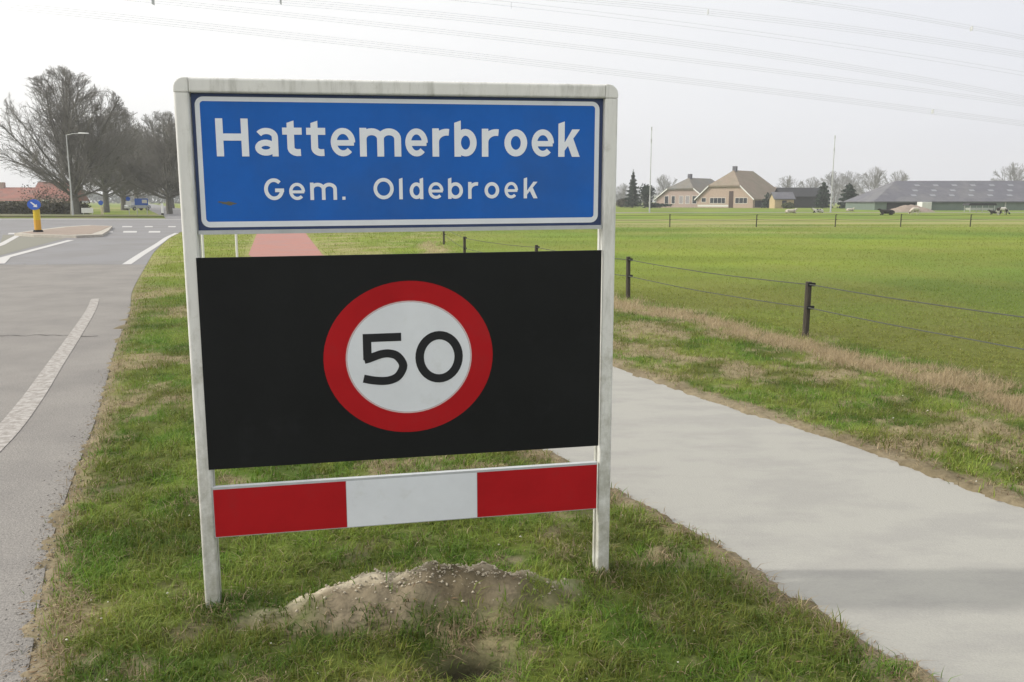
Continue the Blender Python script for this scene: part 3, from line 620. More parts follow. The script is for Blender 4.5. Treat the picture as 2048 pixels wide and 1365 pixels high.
# ------------------------------------------------------------------ bare trees
def grow(seed, height, spread, nlimb, levels, trunk_r, fan=.9, limb_from=.2, twig_r=.012, pend=0.):
    """limbs fan out from a short trunk into a dome; finer branches are kept inside that dome"""
    rr = random.Random(seed); segs = {0: [], 1: []}; RX = height*.5*spread; CZ_ = height*.47; RZ = height*.53
    def inside_dome(p): return (p.x/RX)**2+(p.y/RX)**2+((p.z-CZ_)/RZ)**2 < 1+.08*math.sin(3*math.atan2(p.y, p.x)+seed)+.10*math.sin(p.z*1.3+p.x)
    def branch(p, d, ln, r, lev):
        n = 6 if lev == 1 else (3 if lev < levels else 2); pts = [(p, r)]; q = p; dd = d
        for i in range(n):
            dd = (dd+Vector((rr.gauss(0, .13), rr.gauss(0, .13), rr.gauss(.05, .09)))).normalized(); q = q+dd*(ln/n)
            if not inside_dome(q): break
            pts.append((q, max(twig_r, r*(1-.7*(i+1)/n))))
        if len(pts) < 2: return
        for a, b in zip(pts[:-1], pts[1:]): segs[0 if lev < 2 else 1].append((a[0], b[0], a[1], b[1], lev))
        if lev >= levels: return
        nc = (0, 13, 8, 6)[lev]; m_ = len(pts)-1
        for k in range(nc):
            t = (.18 if lev == 1 else .1)+(.9 if lev > 1 else .8)*(k+rr.random()*.8)/nc; s_ = min(t, .99)*m_; i = int(s_); fr = s_-i
            bp_ = pts[i][0].lerp(pts[i+1][0], fr); br = pts[i][1]*(1-fr)+pts[i+1][1]*fr; dloc = (pts[i+1][0]-pts[i][0]).normalized()
            ax = Vector((rr.gauss(0, 1), rr.gauss(0, 1), rr.gauss(0, 1))).cross(dloc).normalized(); nd = Matrix.Rotation(rr.uniform(.3, .8)*fan, 3, ax) @ dloc
            branch(bp_, nd, ln*rr.uniform(.34, .55)*(1.05-.35*t), max(twig_r, br*rr.uniform(.4, .6)), lev+1)
    th = height*limb_from; top = Vector((.1, 0, th*1.6)); P_ = [Vector((0, 0, -.2)), Vector((.05, 0, th*.6)), Vector((0, .05, th)), top]; rad = [trunk_r*1.2, trunk_r*.9, trunk_r*.85, trunk_r*.6]
    for i in range(3): segs[0].append((P_[i], P_[i+1], rad[i], rad[i+1], 0))
    for k in range(nlimb):
        az = k*2.4+rr.uniform(-.3, .3); el = math.radians(15+71*((k+.5)/nlimb)**.9+rr.uniform(-4, 4)); d = Vector((math.cos(az)*math.cos(el), math.sin(az)*math.cos(el), math.sin(el)))
        o_ = P_[1].lerp(top, min(1, .15+.85*k/nlimb)); L_ = 0; q = o_.copy()
        while inside_dome(q) and L_ < height: q += d*.3; L_ += .3
        branch(o_, (d+Vector((0, 0, -.12))).normalized(), L_*rr.uniform(.86, 1.0), trunk_r*rr.uniform(.22, .38), 1)
    res = []
    for key in (0, 1):
        S = segs[key]; A = np.array([s[0] for s in S]); B = np.array([s[1] for s in S]); ra = np.array([s[2] for s in S]); rb = np.array([s[3] for s in S])
        k = 7 if key == 0 else 3; D = B-A; D /= np.linalg.norm(D, axis=1)[:, None]; T = np.where(np.abs(D[:, 2:3]) < .9, [[0, 0, 1]], [[1, 0, 0]]); x = np.cross(D, T); x /= np.linalg.norm(x, axis=1)[:, None]; y = np.cross(D, x)
        V = []
        for base, rad in ((A, ra), (B, rb)):
            for i in range(k): V.append(base+(x*math.cos(2*PI*i/k)+y*math.sin(2*PI*i/k))*rad[:, None])
        V = np.stack(V, 1).reshape(-1, 3); f = np.array([(i, (i+1) % k, (i+1) % k+k, i+k) for i in range(k)]); Fc = ((np.arange(len(S))*2*k)[:, None, None]+f[None]).reshape(-1, 4)
        res.append((V, Fc))
    return res
def make_tree(name, loc, rz, seed, label, group=None, mb_='bark', mt='twig', **kw):
    r = grow(seed, **kw); o = empty(name, loc, rz, label, 'tree', group)
    link('trunk', np_mesh('trunk', r[0][0], r[0][1], smooth=True), M[mb_], o); c_ = link('crown', np_mesh('crown', r[1][0], r[1][1]), M[mt], o); c_['kind'] = 'stuff'
    return o
ta = make_tree('bare_tree', (-49.3, 97, 0), 0, 11, 'largest bare spreading tree, behind the street lamp at the left', height=15.9, spread=.98, nlimb=24, levels=4, trunk_r=.48, fan=1., limb_from=.16, twig_r=.013)
tb = make_tree('bare_tree', (-57.5, 122, 0), 1.0, 23, 'second bare tree of the row, right behind the largest one', 'bare trees lining the village road', height=13.8, spread=1.0, nlimb=18, levels=4, trunk_r=.40, fan=1., limb_from=.2, twig_r=.019)
for (x, y, s, rz, src, lab) in [(-68.5,152,1.1,2.,ta,'third bare tree along the left side of the village road'), (-82,188,1.15,.6,tb,'fourth bare tree along the left side of the village road'),
                           (-43,108,.86,3.4,tb,'bare tree right of the village road, half hidden by the sign frame'), (-57,143,1.,4.4,ta,'farther bare tree on the right side of the village road'),
                           (-75,190,1.1,5.2,tb,'farthest bare tree where the village road vanishes')]:
    t = copy_tree(src, None, (x, y, 0), rz, (s, s, s)); t['label'] = lab; t['group'] = 'bare trees lining the village road'
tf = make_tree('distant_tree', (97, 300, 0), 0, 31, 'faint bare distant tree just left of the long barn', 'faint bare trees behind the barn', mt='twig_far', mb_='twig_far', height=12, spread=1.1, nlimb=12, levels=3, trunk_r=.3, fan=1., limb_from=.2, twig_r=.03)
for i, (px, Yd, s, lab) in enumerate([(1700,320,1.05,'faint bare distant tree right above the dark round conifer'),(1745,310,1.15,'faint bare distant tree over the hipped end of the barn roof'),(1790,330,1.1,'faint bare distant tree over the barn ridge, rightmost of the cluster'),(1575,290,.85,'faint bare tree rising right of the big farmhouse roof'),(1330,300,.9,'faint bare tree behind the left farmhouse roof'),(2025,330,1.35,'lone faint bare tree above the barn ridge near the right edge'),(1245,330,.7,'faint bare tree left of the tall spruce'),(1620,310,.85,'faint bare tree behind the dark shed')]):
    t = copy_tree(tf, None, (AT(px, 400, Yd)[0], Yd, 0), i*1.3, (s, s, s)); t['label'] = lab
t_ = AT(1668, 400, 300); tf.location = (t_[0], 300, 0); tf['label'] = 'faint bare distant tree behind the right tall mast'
# leafy things: conifers, bushes, hedges
def leaf_cloud(n, shape, size, seed):
    rng = np.random.default_rng(seed); P = shape(rng, n); n = len(P); a = rng.normal(size=(n, 3)); a /= np.linalg.norm(a, axis=1)[:, None]; b = rng.normal(size=(n, 3)); b = np.cross(a, b); b /= np.linalg.norm(b, axis=1)[:, None]
    s = size*(.5+rng.random(n))[:, None]; V = np.stack([P-a*s, P+b*s*.6, P+a*s, P-b*s*.6], 1).reshape(-1, 3); return V, (np.arange(n)*4)[:, None]+np.arange(4)[None]
def cone_shape(hh, rad, pw=1.):
    def f(rng, n):
        z = 1-np.sqrt(rng.random(n)); lay = .75+.25*np.cos(z*hh*7); r = rad*(1-z)**pw*lay*(rng.random(n)**.35)*(.8+.4*rng.random(n)); a = rng.random(n)*6.28
        r *= 1+.18*np.sin(a*5+z*9); return np.stack([r*np.cos(a), r*np.sin(a), .15*hh*.3+z*hh*.97], 1)
    return f
def blob_shape(rx, ry, rz_, k=7, seed=0):
    q = np.random.default_rng(seed); C = q.uniform(-.55, .55, (k, 3)); R = q.uniform(.4, .7, k)
    def f(rng, n):
        i = rng.integers(0, k, n); v = rng.normal(size=(n, 3)); v /= np.linalg.norm(v, axis=1)[:, None]; p = C[i]+v*R[i][:, None]*(rng.random(n)**.3)[:, None]
        p = p*[rx, ry, rz_]; p[:, 2] += rz_; return p[p[:, 2] > 0]
    return f
def conifer(name, loc, hh, rad, seed, label, n=2600, pw=1., m='needle', size=.22, group=None):
    o = empty(name, loc, 0, label, 'tree', group); MB().tube((0, 0, -.2), (0, 0, hh*.9), rad*.09, .03, 7).build('trunk', M['bark'], o)
    V, Fc = leaf_cloud(n, cone_shape(hh, rad, pw), size, seed); c_ = link('crown', np_mesh('crown', V, Fc), M[m], o); c_['kind'] = 'stuff'; return o
def shrub(name, loc, rx, ry, rz_, seed, label, n=1800, m='bush', size=.2, cat='bush', group=None):
    o = empty(name, loc, 0, label, cat, group); st = MB()
    for a in range(5): st.tube((0, 0, -.1), (rx*.4*math.cos(a*1.3), ry*.4*math.sin(a*1.3), rz_*1.1), .06, .03, 5)
    st.build('stem', M['bark'], o); V, Fc = leaf_cloud(n, blob_shape(rx, ry, rz_, 8, seed), size, seed); c_ = link('foliage', np_mesh('foliage', V, Fc), M[m], o); c_['kind'] = 'stuff'; return o
conifer('spruce_tree', (AT(1265, 413, 205)[0], 205, 0), 8.8, 2.3, 41, 'tall narrow spruce left of the first farmhouse')
shrub('garden_tree', (AT(1290, 413, 200)[0], 200, 0), 2.4, 2., 2.7, 42, 'dark rounded tree between the tall spruce and the first farmhouse', m='needle', cat='tree')
conifer('spruce_tree', (AT(1645, 418, 190)[0], 190, 0), 5.8, 2.1, 43, 'dark pointed conifer just left of the right tall mast', pw=.6)
conifer('conifer_bush', (AT(1697, 420, 175)[0], 175, 0), 5.0, 2.5, 44, 'broad dark conifer between the right tall mast and the barn', pw=.5)
conifer('conifer_bush', (AT(1535, 416, 196)[0], 196, 0), 3.5, 1.3, 45, 'small dark conifer at the corner of the big farmhouse', pw=.5, n=900)
shrub('garden_bush', (AT(1572, 417, 188)[0], 188, 0), 1.6, 1.4, .8, 46, 'low yellow green bush in front of the yellow outbuilding', n=900)
shrub('garden_bush', (AT(1318, 415, 200)[0], 200, 0), 3.2, 1.2, .6, 47, 'low dark bushes under the windows of the first farmhouse', n=900, m='needle')
shrub('garden_bush', (AT(1250, 410, 215)[0], 215, 0), 3.6, 2.4, 1.2, 48, 'grey green bushes at the foot of the tall spruce', n=1400, m='hedge')
shrub('garden_bush', (AT(1800, 414, 165)[0], 165, 0), 1.8, 1., .9, 52, 'small dark bush in front of the left part of the barn', n=700, m='needle')
def hedge_shape(lx, ly, hh):
    def f(rng, n): return np.stack([(rng.random(n)-.5)*lx, (rng.random(n)-.5)*ly, rng.random(n)**.8*hh*(.85+.2*np.sin(rng.random(n)*6))], 1)
    return f
o = empty('hedge', (AT(20, 420, 96)[0]-4, 101, 0), 0, 'brown clipped hedge in front of the red roofed house', 'hedge'); MB().box(-9.5, 9.5, -.5, .5, 0, 1.3).build('stem', M['bark'], o)
V, Fc = leaf_cloud(7000, hedge_shape(20.5, 1.8, 1.45), .16, 50); c_ = link('foliage', np_mesh('foliage', V, Fc), M['hedge'], o); c_['kind'] = 'stuff'
# far-off wood closing the horizon
rng = np.random.default_rng(77); n = 26000; a = rng.uniform(-1.25, 1.25, n); D_ = 620+60*rng.random(n)+40*np.sin(a*7)
top = 4.5+5*fbm(a*14, a*0, 1, 4, 3); P = np.stack([D_*np.sin(a), D_*np.cos(a), rng.random(n)**.8*top], 1)
v1 = rng.normal(size=(n, 3)); v1 /= np.linalg.norm(v1, axis=1)[:, None]; v2 = np.cross(v1, rng.normal(size=(n, 3))); v2 /= np.linalg.norm(v2, axis=1)[:, None]
V = np.stack([P-v1*1.2, P+v2*.8, P+v1*1.2, P-v2*.8], 1).reshape(-1, 3)
tag(link('far_wood', np_mesh('far_wood', V, (np.arange(n)*4)[:, None]+np.arange(4)[None]), mat('far_wood', (.12,.13,.12), .95, .2, .1)), 'low grey far-off wood along the horizon', 'wood', kind='stuff')
# ------------------------------------------------------------------ farm
def window(parent, x, z, wd, hh, y=-.06, pale=False, bars=1):
    f = MB(); t = .09; f.box(x, x+wd, y, y+.08, z, z+t); f.box(x, x+wd, y, y+.08, z+hh-t, z+hh); f.box(x, x+t, y, y+.08, z+t, z+hh-t); f.box(x+wd-t, x+wd, y, y+.08, z+t, z+hh-t)
    for i in range(1, bars+1): xx = x+wd*i/(bars+1); f.box(xx-.035, xx+.035, y, y+.08, z+t, z+hh-t)
    wn = f.build('window', M['frame'], parent)
    MB().box(x+.05, x+wd-.05, y+.03, y+.05, z+.05, z+hh-.05).build('pane', M['glass_pale' if pale else 'glass'], wn); return wn
def farmhouse(name, loc, rz, W, Ln, ez, cz, rzz, hip, mroof, mwall, label):
    o = empty(name, loc, rz, label, 'farmhouse'); oh = .5
    wc = (W/2)*(rzz-cz)/(rzz-ez)
    MB().prism([(-W/2+.02, -.2), (W/2-.02, -.2), (W/2-.02, ez-.15), (wc-.1, cz-.25), (-wc+.1, cz-.25), (-W/2+.02, ez-.15)], 0, Ln).build('wall', M[mwall], o)
    sl = (rzz-ez)/(W/2); ex = W/2+oh; ee = ez-oh*sl; th = .35
    P = lambda x, y, z: (x, y, z)
    v = [P(-ex,-oh,ee),P(-wc,-oh,cz),P(0,hip,rzz),P(0,Ln-hip*1.1,rzz),P(-ex,Ln+oh,ee),P(wc,-oh,cz),P(ex,-oh,ee),P(ex,Ln+oh,ee)]
    f = [(0,4,3,2,1),(1,2,5),(6,5,2,3,7),(4,7,3)]
    vb = [(a, b, c_-th) for a, b, c_ in v]; mb = MB(); mb.add(v+vb, f+[tuple(8+i for i in q[::-1]) for q in f]+[(0,1,9,8),(1,5,13,9),(5,6,14,13),(6,7,15,14),(7,4,12,15),(4,0,8,12)])
    rf = mb.build('roof', M[mroof], o)
    MB().box(-.45, .45, hip+.2, hip+1.0, rzz-.3, rzz+.95).build('chimney', M['slate'], rf)
    for s in (-1, 1):
        a = Vector((s*ex, -oh-.05, ee-.02)); b = Vector((s*(wc+.02), -oh-.05, cz-.02)); MB().add([a, b, b+Vector((0,0,-.32)), a+Vector((0,0,-.32)), a+Vector((0,.045,0)), b+Vector((0,.045,0)), b+Vector((0,.045,-.32)), a+Vector((0,.045,-.32))], [(0,1,2,3),(7,6,5,4),(0,4,5,1),(1,5,6,2),(2,6,7,3),(3,7,4,0)]).build('bargeboard', M['wpaint'], o)
    return o
h2 = AT(1440, 415.6, 209)
o2 = farmhouse('farmhouse', (h2[0], 205, 0), -.75, 14.8, 18, 2.5, 5.3, 8.9, 3.9, 'thatch', 'brick', 'larger farmhouse with broad tan thatched roof and pale gable')
window(o2, -6.2, 1.3, 1.3, 1.1, bars=0); window(o2, -3.9, 1.0, 4.2, 1.4, bars=3); window(o2, 2.8, 1.0, 3.2, 1.4, bars=2, pale=False); MB().box(1.2, 2.3, -.07, .05, 0, 3.9).build('door', M['door'], o2)
MB().box(-7.2, 1.1, -.04, .02, .25, .7).build('plinth_band', M['frame'], o2)
MB().box(7.38, 7.46, 1.0, 17, .2, 1.9).build('stable_doors', M['barndark'], o2)
h1 = AT(1352, 414.5, 222)
o1 = farmhouse('farmhouse', (h1[0], 216, 0), -.72, 14.2, 19, 2.4, 4.8, 7.4, 3.6, 'thatch_grey', 'brick2', 'smaller farmhouse with grey brown roof and pinkish gable, left of the larger one')
for x, wd, pl in ((-4.7, 1.2, 0), (-2.7, 1.1, 0), (-.5, 1.2, 1), (1.3, 1.2, 1), (3.2, 1.3, 0), (5.2, .7, 0)): window(o1, x, .9, wd, 2.0, bars=0, pale=bool(pl))
def shed(name, loc, rz, W, Ln, ez, rzz, mroof, mwall, label, cat, extra=None):
    o = empty(name, loc, rz, label, cat)
    MB().prism([(-W/2, -.2), (W/2, -.2), (W/2, ez), (0, rzz-.1), (-W/2, ez)], 0, Ln).build('wall', M[mwall], o)
    v = [(-W/2-.3,-.3,ez-.1),(0,-.3,rzz),(W/2+.3,-.3,ez-.1),(-W/2-.3,Ln+.3,ez-.1),(0,Ln+.3,rzz),(W/2+.3,Ln+.3,ez-.1)]; vb = [(a,b,c_+.18) for a,b,c_ in v]
    MB().add(v+vb, [(0,3,4,1),(1,4,5,2),(6,7,10,9),(7,8,11,10),(0,1,7,6),(1,2,8,7),(3,9,10,4),(4,10,11,5),(0,6,9,3),(2,5,11,8)]).build('roof', M[mroof], o); return o
p = AT(1545, 417, 190); ob = shed('outbuilding', (p[0], 190, 0), PI/2, 4.0, 4.2, 2.0, 3.4, 'slate', 'yellowbrick', 'small yellow brick outbuilding with grey roof beside the larger farmhouse', 'outbuilding')
ob.location = (AT(1549, 417, 190)[0]+4.2, 192, 0); MB().box(-2.07, -2.0, 1.6, 2.6, .8, 1.7).build('window', M['glass'], ob)
p = AT(1612, 416, 205); dk = shed('dark_shed', (p[0]+5, 208, 0), PI/2, 6, 11, 2.6, 4.6, 'barndark', 'barndark', 'black boarded shed behind the yellow outbuilding', 'shed')
# white canopy left of the first farmhouse
p = AT(1298, 392, 208); cn = empty('white_canopy', (p[0], 208, 0), 0, 'white flat canopy on thin posts at the left end of the farmhouses', 'canopy')
MB().box(-1.7, 1.7, -1.5, 1.5, 2.55, 3.0).build('canopy_roof', M['wpaint'], cn)
for sx in (-1.5, 1.5):
    for sy in (-1.3, 1.3): MB().tube((sx, sy, 0), (sx, sy, 2.55), .06, n=6).build('leg', M['wpaint'], cn)
# long barn
bl = AT(1748, 400, 152)[0]; BL = 110; BWd = 22
barn = empty('long_barn', (bl, 152, 0), math.radians(-4.5), 'long low barn with dark grey hipped roof dotted with skylights', 'barn')
MB().box(.4, BL-.4, .5, BWd-.5, -.2, 1.75).build('wall', M['barnwall'], barn)
MB().box(3, 9, .40, .52, .0, 1.5).build('dark_opening', M['barndark'], barn)
v = [(0,0,1.75),(BL,0,1.75),(BL,BWd,1.75),(0,BWd,1.75),(8.2,BWd/2,6.0),(BL,BWd/2,6.0)]; vb = [(a,b,c_-.2) for a,b,c_ in v]
rf = MB().add(v+vb, [(0,1,5,4),(3,4,5,2),(0,4,3),(1,2,5),(6,10,11,7),(9,8,11,10),(6,9,10),(7,11,8),(0,6,7,1),(2,8,9,3),(0,3,9,6),(1,7,8,2)]).build('roof', M['slate'], barn)
slp = (6.0-1.75)/(BWd/2)
def sky_me():
    mb = MB(); mb.add([(0,0,.03),(1.1,0,.03),(1.1,.9,.03+.9*slp),(0,.9,.03+.9*slp),(0,0,0),(1.1,0,0),(1.1,.9,.9*slp),(0,.9,.9*slp)], [(0,1,2,3),(0,4,5,1),(1,5,6,2),(2,6,7,3),(3,7,4,0)]); return mb
s0 = None
for row, (yy, off) in enumerate(((2.6, 0.), (5.2, 1.2), (8.0, 2.6))):
    for i in range(24):
        xx = 9+off+i*4.1
        if xx > BL-3: continue
        if s0 is None: s0 = sky_me().build('skylight', M['skylight'], rf); s0.location = (xx, yy, 1.76+slp*yy)
        else: c_ = s0.copy(); COL.objects.link(c_); c_.parent = rf; c_.location = (xx, yy, 1.76+slp*yy)
for i in range(12): MB().box(28+i*6.6, 28.25+i*6.6, .38, .5, 0, 1.7).build('wall_post', M['galv'], barn)
barn.scale = (.8, .8, .88)
# red roofed house at the left
rh = empty('red_roofed_house', (AT(38, 410, 150)[0], 150, 0), 0, 'low house with red tiled roof behind the hedge at the left', 'house')
MB().box(-12, 7.5, 0, 7, -.2, 1.6).build('wall', M['brick2'], rh)
for nm, (a, b, zr, y0) in (('roof', (-12.6, 3.2, 3.2, -.4)), ('roof', (1.2, 8.2, 4.0, .6))):
    MB().prism([(y0, 1.3), (y0+8, 1.3), (y0+4, zr)], a, b).build(nm, M['redroof'], rh)
for ch in rh.children:
    if ch.name.startswith('roof'):
        for v_ in ch.data.vertices: v_.co = Vector((v_.co.y, v_.co.x, v_.co.z))
        ch.data.flip_normals()
MB().box(-5, -4.3, 3.2, 3.9, 2.6, 3.9).build('chimney', M['brick2'], rh)
for x in (-10, -6.5, -2.5, 4.0): window(rh, x, .5, 1.4, .9)
shrub('red_twig_shrub', (AT(90, 400, 118)[0], 118, 0), 4.0, 2.5, 2.3, 55, 'reddish brown leafless shrub above the red roof', n=1500, m='hedge', size=.10)
rh.scale = (1, 1, 1.25)
# ------------------------------------------------------------------ lamps and masts
def lamp(name, loc, hh, armdir, al, label, group=None, r=.08, paint='galv', head=True):
    o = empty(name, loc, 0, label, 'street lamp', group)
    MB().tube((0, 0, -.2), (0, 0, hh*.2), r*1.35, n=10).build('base_sleeve', M[paint], o)
    MB().tube((0, 0, hh*.2), (0, 0, hh), r, r*.6, n=10).build('pole', M[paint], o)
    if not head:
        MB().tube((0, 0, hh-.5), (0, 0, hh), r*1.1, n=8).tube((0, 0, hh-2.2), (0, 0, hh-1.7), r*1.3, n=8).build('antenna_collar', M[paint], o); return o
    a = Vector((armdir[0], armdir[1], 0)).normalized()
    MB().tube((0, 0, hh-.05), tuple(a*al*.5+Vector((0, 0, hh+.10))), r*.5, n=6).tube(tuple(a*al*.5+Vector((0, 0, hh+.10))), tuple(a*al+Vector((0, 0, hh+.12))), r*.5, n=6).build('arm', M[paint], o)
    hd = MB(); q = a*al+Vector((0, 0, hh+.1)); sd_ = Vector((-a.y, a.x, 0))*.17; e2_ = a*.95
    hd.add([q-sd_, q+sd_, q+sd_*.5+e2_, q-sd_*.5+e2_, q-sd_*.8+Vector((0,0,.14)), q+sd_*.8+Vector((0,0,.14)), q+sd_*.3+e2_+Vector((0,0,.08)), q-sd_*.3+e2_+Vector((0,0,.08))], [(3,2,1,0),(4,5,6,7),(0,1,5,4),(1,2,6,5),(2,3,7,6),(3,0,4,7)])
    h_ = hd.build('lamp_head', M['wpaint'], o); return o
lamp('street_lamp', (AT(146, 433, 88)[0], 88, 0), 8.2, (1, 0), 1.3, 'grey street lamp in front of the largest bare tree', r=.075)
lamp('tall_mast', (AT(1299, 425, 124)[0], 124, 0), 12.0, (.25, -1), 1.2, 'tall thin grey mast left of the farmhouses', 'tall masts by the farm', head=False)
lamp('tall_mast', (AT(1661, 425, 124)[0], 124, 0), 10.8, (.25, -1), 1.2, 'tall thin grey mast between the two dark conifers', 'tall masts by the farm', head=False)
# bollards, small signs, car
def disc_sign(parent, c_, rx, rz_, name='blue_disc', arrow=True):
    d = MB().prism([(c_[0]+rx*math.cos(2*PI*i/28), c_[2]+rz_*math.sin(2*PI*i/28)) for i in range(28)], c_[1], c_[1]+.05).build(name, M['signblue'], parent)
    if arrow:
        MB().prism([(c_[0]-.5*rx, c_[2]+.42*rz_), (c_[0]-.38*rx, c_[2]+.55*rz_), (c_[0]+.28*rx, c_[2]-.05*rz_), (c_[0]+.45*rx, c_[2]+.12*rz_), (c_[0]+.5*rx, c_[2]-.5*rz_), (c_[0]-.15*rx, c_[2]-.42*rz_), (c_[0]+.05*rx, c_[2]-.25*rz_)][::-1], c_[1]-.006, c_[1]).build('arrow', M['wpaint'], d)
    return d
bo = empty('island_bollard', (*G(77, 470)[:2], .12), 0, 'yellow traffic bollard with blue arrow disc on the island', 'bollard')
MB().tube((0, 0, 0), (0, 0, .12), .26, .22, 12).build('base', M['tyre'], bo); MB().tube((0, 0, .12), (0, 0, .62), .17, .17, 12).build('lower_sleeve', M['orange'], bo); MB().tube((0, 0, .62), (0, 0, 1.15), .17, .17, 12).build('upper_sleeve', M['yellow'], bo)
disc_sign(bo, (0, -.2, 1.38), .36, .26); bo.scale = (.88, .88, .95)
MB().box(-.05, .05, -.15, -.05, 1.0, 1.3).build('bracket', M['galv'], bo)
bo2 = empty('verge_bollard', (AT(213, 428, 97)[0], 96, 0), 0, 'small cream bollard with blue top beyond the crossing road', 'bollard')
MB().tube((0, 0, 0), (0, 0, 1.1), .15, .14, 10).build('body', M['cream'], bo2); disc_sign(bo2, (0, -.2, 1.4), .26, .26, arrow=False)
wb = empty('white_board', (AT(175, 426, 95)[0], 95, 0), 0, 'low white board on short legs at the foot of the largest tree', 'sign board')
MB().box(-.65, .65, -.03, .03, .3, .85).build('panel', M['wpaint'], wb)
for sx in (-.5, .5): MB().box(sx-.04, sx+.04, .035, .08, 0, .8).build('leg', M['galv'], wb)
ds = empty('direction_sign', (AT(284, 425, 104)[0], 104, 0), 0, 'blue direction sign board on two posts beyond the junction', 'road sign')
dp_ = MB().box(-.8, .8, -.03, .03, 1.1, 1.9).build('panel', M['signblue'], ds); MB().box(.1, .7, -.045, -.032, 1.35, 1.75).build('white_patch', M['frame'], dp_)
for sx in (-.6, .6): MB().tube((sx, .08, 0), (sx, .08, 2.1), .05, n=6).build('post', M['galv'], ds)
ks = empty('keep_sign', (AT(258, 425, 100)[0], 100, 0), 0, 'narrow blue and white traffic sign left of the direction sign', 'road sign')
MB().tube((0, .06, 0), (0, .06, 1.8), .04, n=6).build('post', M['galv'], ks); MB().box(-.3, .3, -.02, .02, 1.1, 1.6).build('white_plate', M['wpaint'], ks); disc_sign(ks, (0, -.03, 1.85), .25, .25, arrow=False)
dl = empty('delineator_post', (AT(325, 427, 90)[0], 90, 0), 0, 'white reflector post with black foot beside the sign frame', 'marker post')
MB().box(-.11, .11, -.06, .06, .35, 1.35).build('body', M['wpaint'], dl); MB().box(-.11, .11, -.06, .06, -.1, .34).build('foot', M['tyre'], dl)
def car(loc, rz, label):
    o = empty('parked_car', loc, rz, label, 'car')
    prof = [(-2.1,.35),(-2.15,.75),(-1.95,.95),(-1.3,1.0),(-.75,1.42),(.75,1.46),(1.5,1.0),(2.05,.85),(2.15,.6),(2.1,.35)]
    b_ = MB().prism(prof[::-1], -.85, .85).build('body', M['carpaint'], o, bevel=.05)
    MB().prism([(-1.18,1.0),(-.72,1.36),(.70,1.39),(1.3,1.0)][::-1], -.862, .862).build('side_windows', M['glass'], o)
    for x in (-1.35, 1.35):
        for s in (-1, 1):
            t = MB().tube((x, s*.70, .32), (x, s*.88, .32), .32, n=16).build('wheel', M['tyre'], o); MB().tube((x, s*.881, .32), (x, s*.895, .32), .18, n=12).build('rim', M['galv'], t)
    for s in (-.6, .6): MB().box(-2.19, -2.13, s-.15, s+.15, .65, .78).build('headlight', M['skylight'], o)
    return o
car((AT(276, 424, 150)[0], 150, 0), 1.1, 'silver car on the village road behind the blue signs')
# ------------------------------------------------------------------ cows
def cow(name, loc, rz, lying, graze, m, label, s=1.):
    o = empty(name, loc, rz, label, 'cow', 'cows in the pasture before the farm'); zb = .55 if lying else 1.05
    V = [(0,0,zb),(.55,0,zb+.02),(.85,0,zb+.02),(-.5,0,zb+.03),(-.8,0,zb)]; R = [.36,.36,.26,.36,.28]; E_ = [(0,1),(1,2),(0,3),(3,4)]
    hx = [(1.15,0,zb+(-.25 if graze else .25)),(1.35,0,zb+(-.65 if graze else .42)),(1.62,0,zb+(-.85 if graze else .30))]
    b = len(V); V += hx; R += [.17,.14,.09]; E_ += [(2,b),(b,b+1),(b+1,b+2)]
    for (x, y) in ((.72,.2),(.72,-.2),(-.68,.2),(-.68,-.2)):
        b = len(V)
        if lying: V += [(x,y*1.6,.25),(x+.35,y*2.,.10)]; R += [.14,.07]
        else: V += [(x,y,zb-.45),(x+.02,y,.42),(x,y,.04)]; R += [.13,.065,.06]
        src = 2 if x > 0 else 4; E_ += [(src,b)]+[(b+i,b+i+1) for i in range(len(V)-b-1)]
    b = len(V); V += [(-1.02,0,zb+.1),(-1.1,0,zb-.5 if not lying else .2)]; R += [.05,.03]; E_ += [(4,b),(b,b+1)]
    me = bpy.data.meshes.new('body'); me.from_pydata(V, E_, []); ob_ = bpy.data.objects.new('body', me); COL.objects.link(ob_); me.materials.append(m)
    sk = ob_.modifiers.new('skin', 'SKIN'); 
    for i, r in enumerate(R): me.skin_vertices[0].data[i].radius = (r, r)
    me.skin_vertices[0].data[0].use_root = True; sk.use_smooth_shade = True; ss = ob_.modifiers.new('sub', 'SUBSURF'); ss.levels = 2; ss.render_levels = 2
    ob_.parent = o
    for sy in (-1, 1): MB().add([(1.22,sy*.10,hx[1][2]+.08),(1.26,sy*.30,hx[1][2]+.10),(1.18,sy*.28,hx[1][2]),(1.2,sy*.1,hx[1][2]+.0)], [(0,1,2,3)]).build('ear', m, o)
    o.scale = (s, s, s); return o
for px, py, rz, ly, gr, m, lab, s in [
    (1580,428,0.2,1,0,'cow_pale','pale cow lying below the yellow outbuilding',.9), (1637,427,3.3,1,0,'cow','white and black cow lying left of the right tall mast',.9), (1699,424,.3,1,0,'cow_pale','pale cow lying in front of the broad dark conifer',.8),
    (1775,431,3.1,1,0,'cow_dark','mostly black cow lying in front of the dark barn opening',1.), (1830,430,3.5,0,1,'cow_pale','pale cow grazing beside the sand heap',.85), (2003,431,.1,0,1,'cow','black and white cow at the far right in front of the green wall',.9),
    (1992,430,2.8,1,0,'cow_dark','black cow lying left of the rightmost cow',.8)]:
    q = G(px, py); cow('cow', (q[0], q[1], 0), rz, ly, gr, M[m], lab, s*.72)
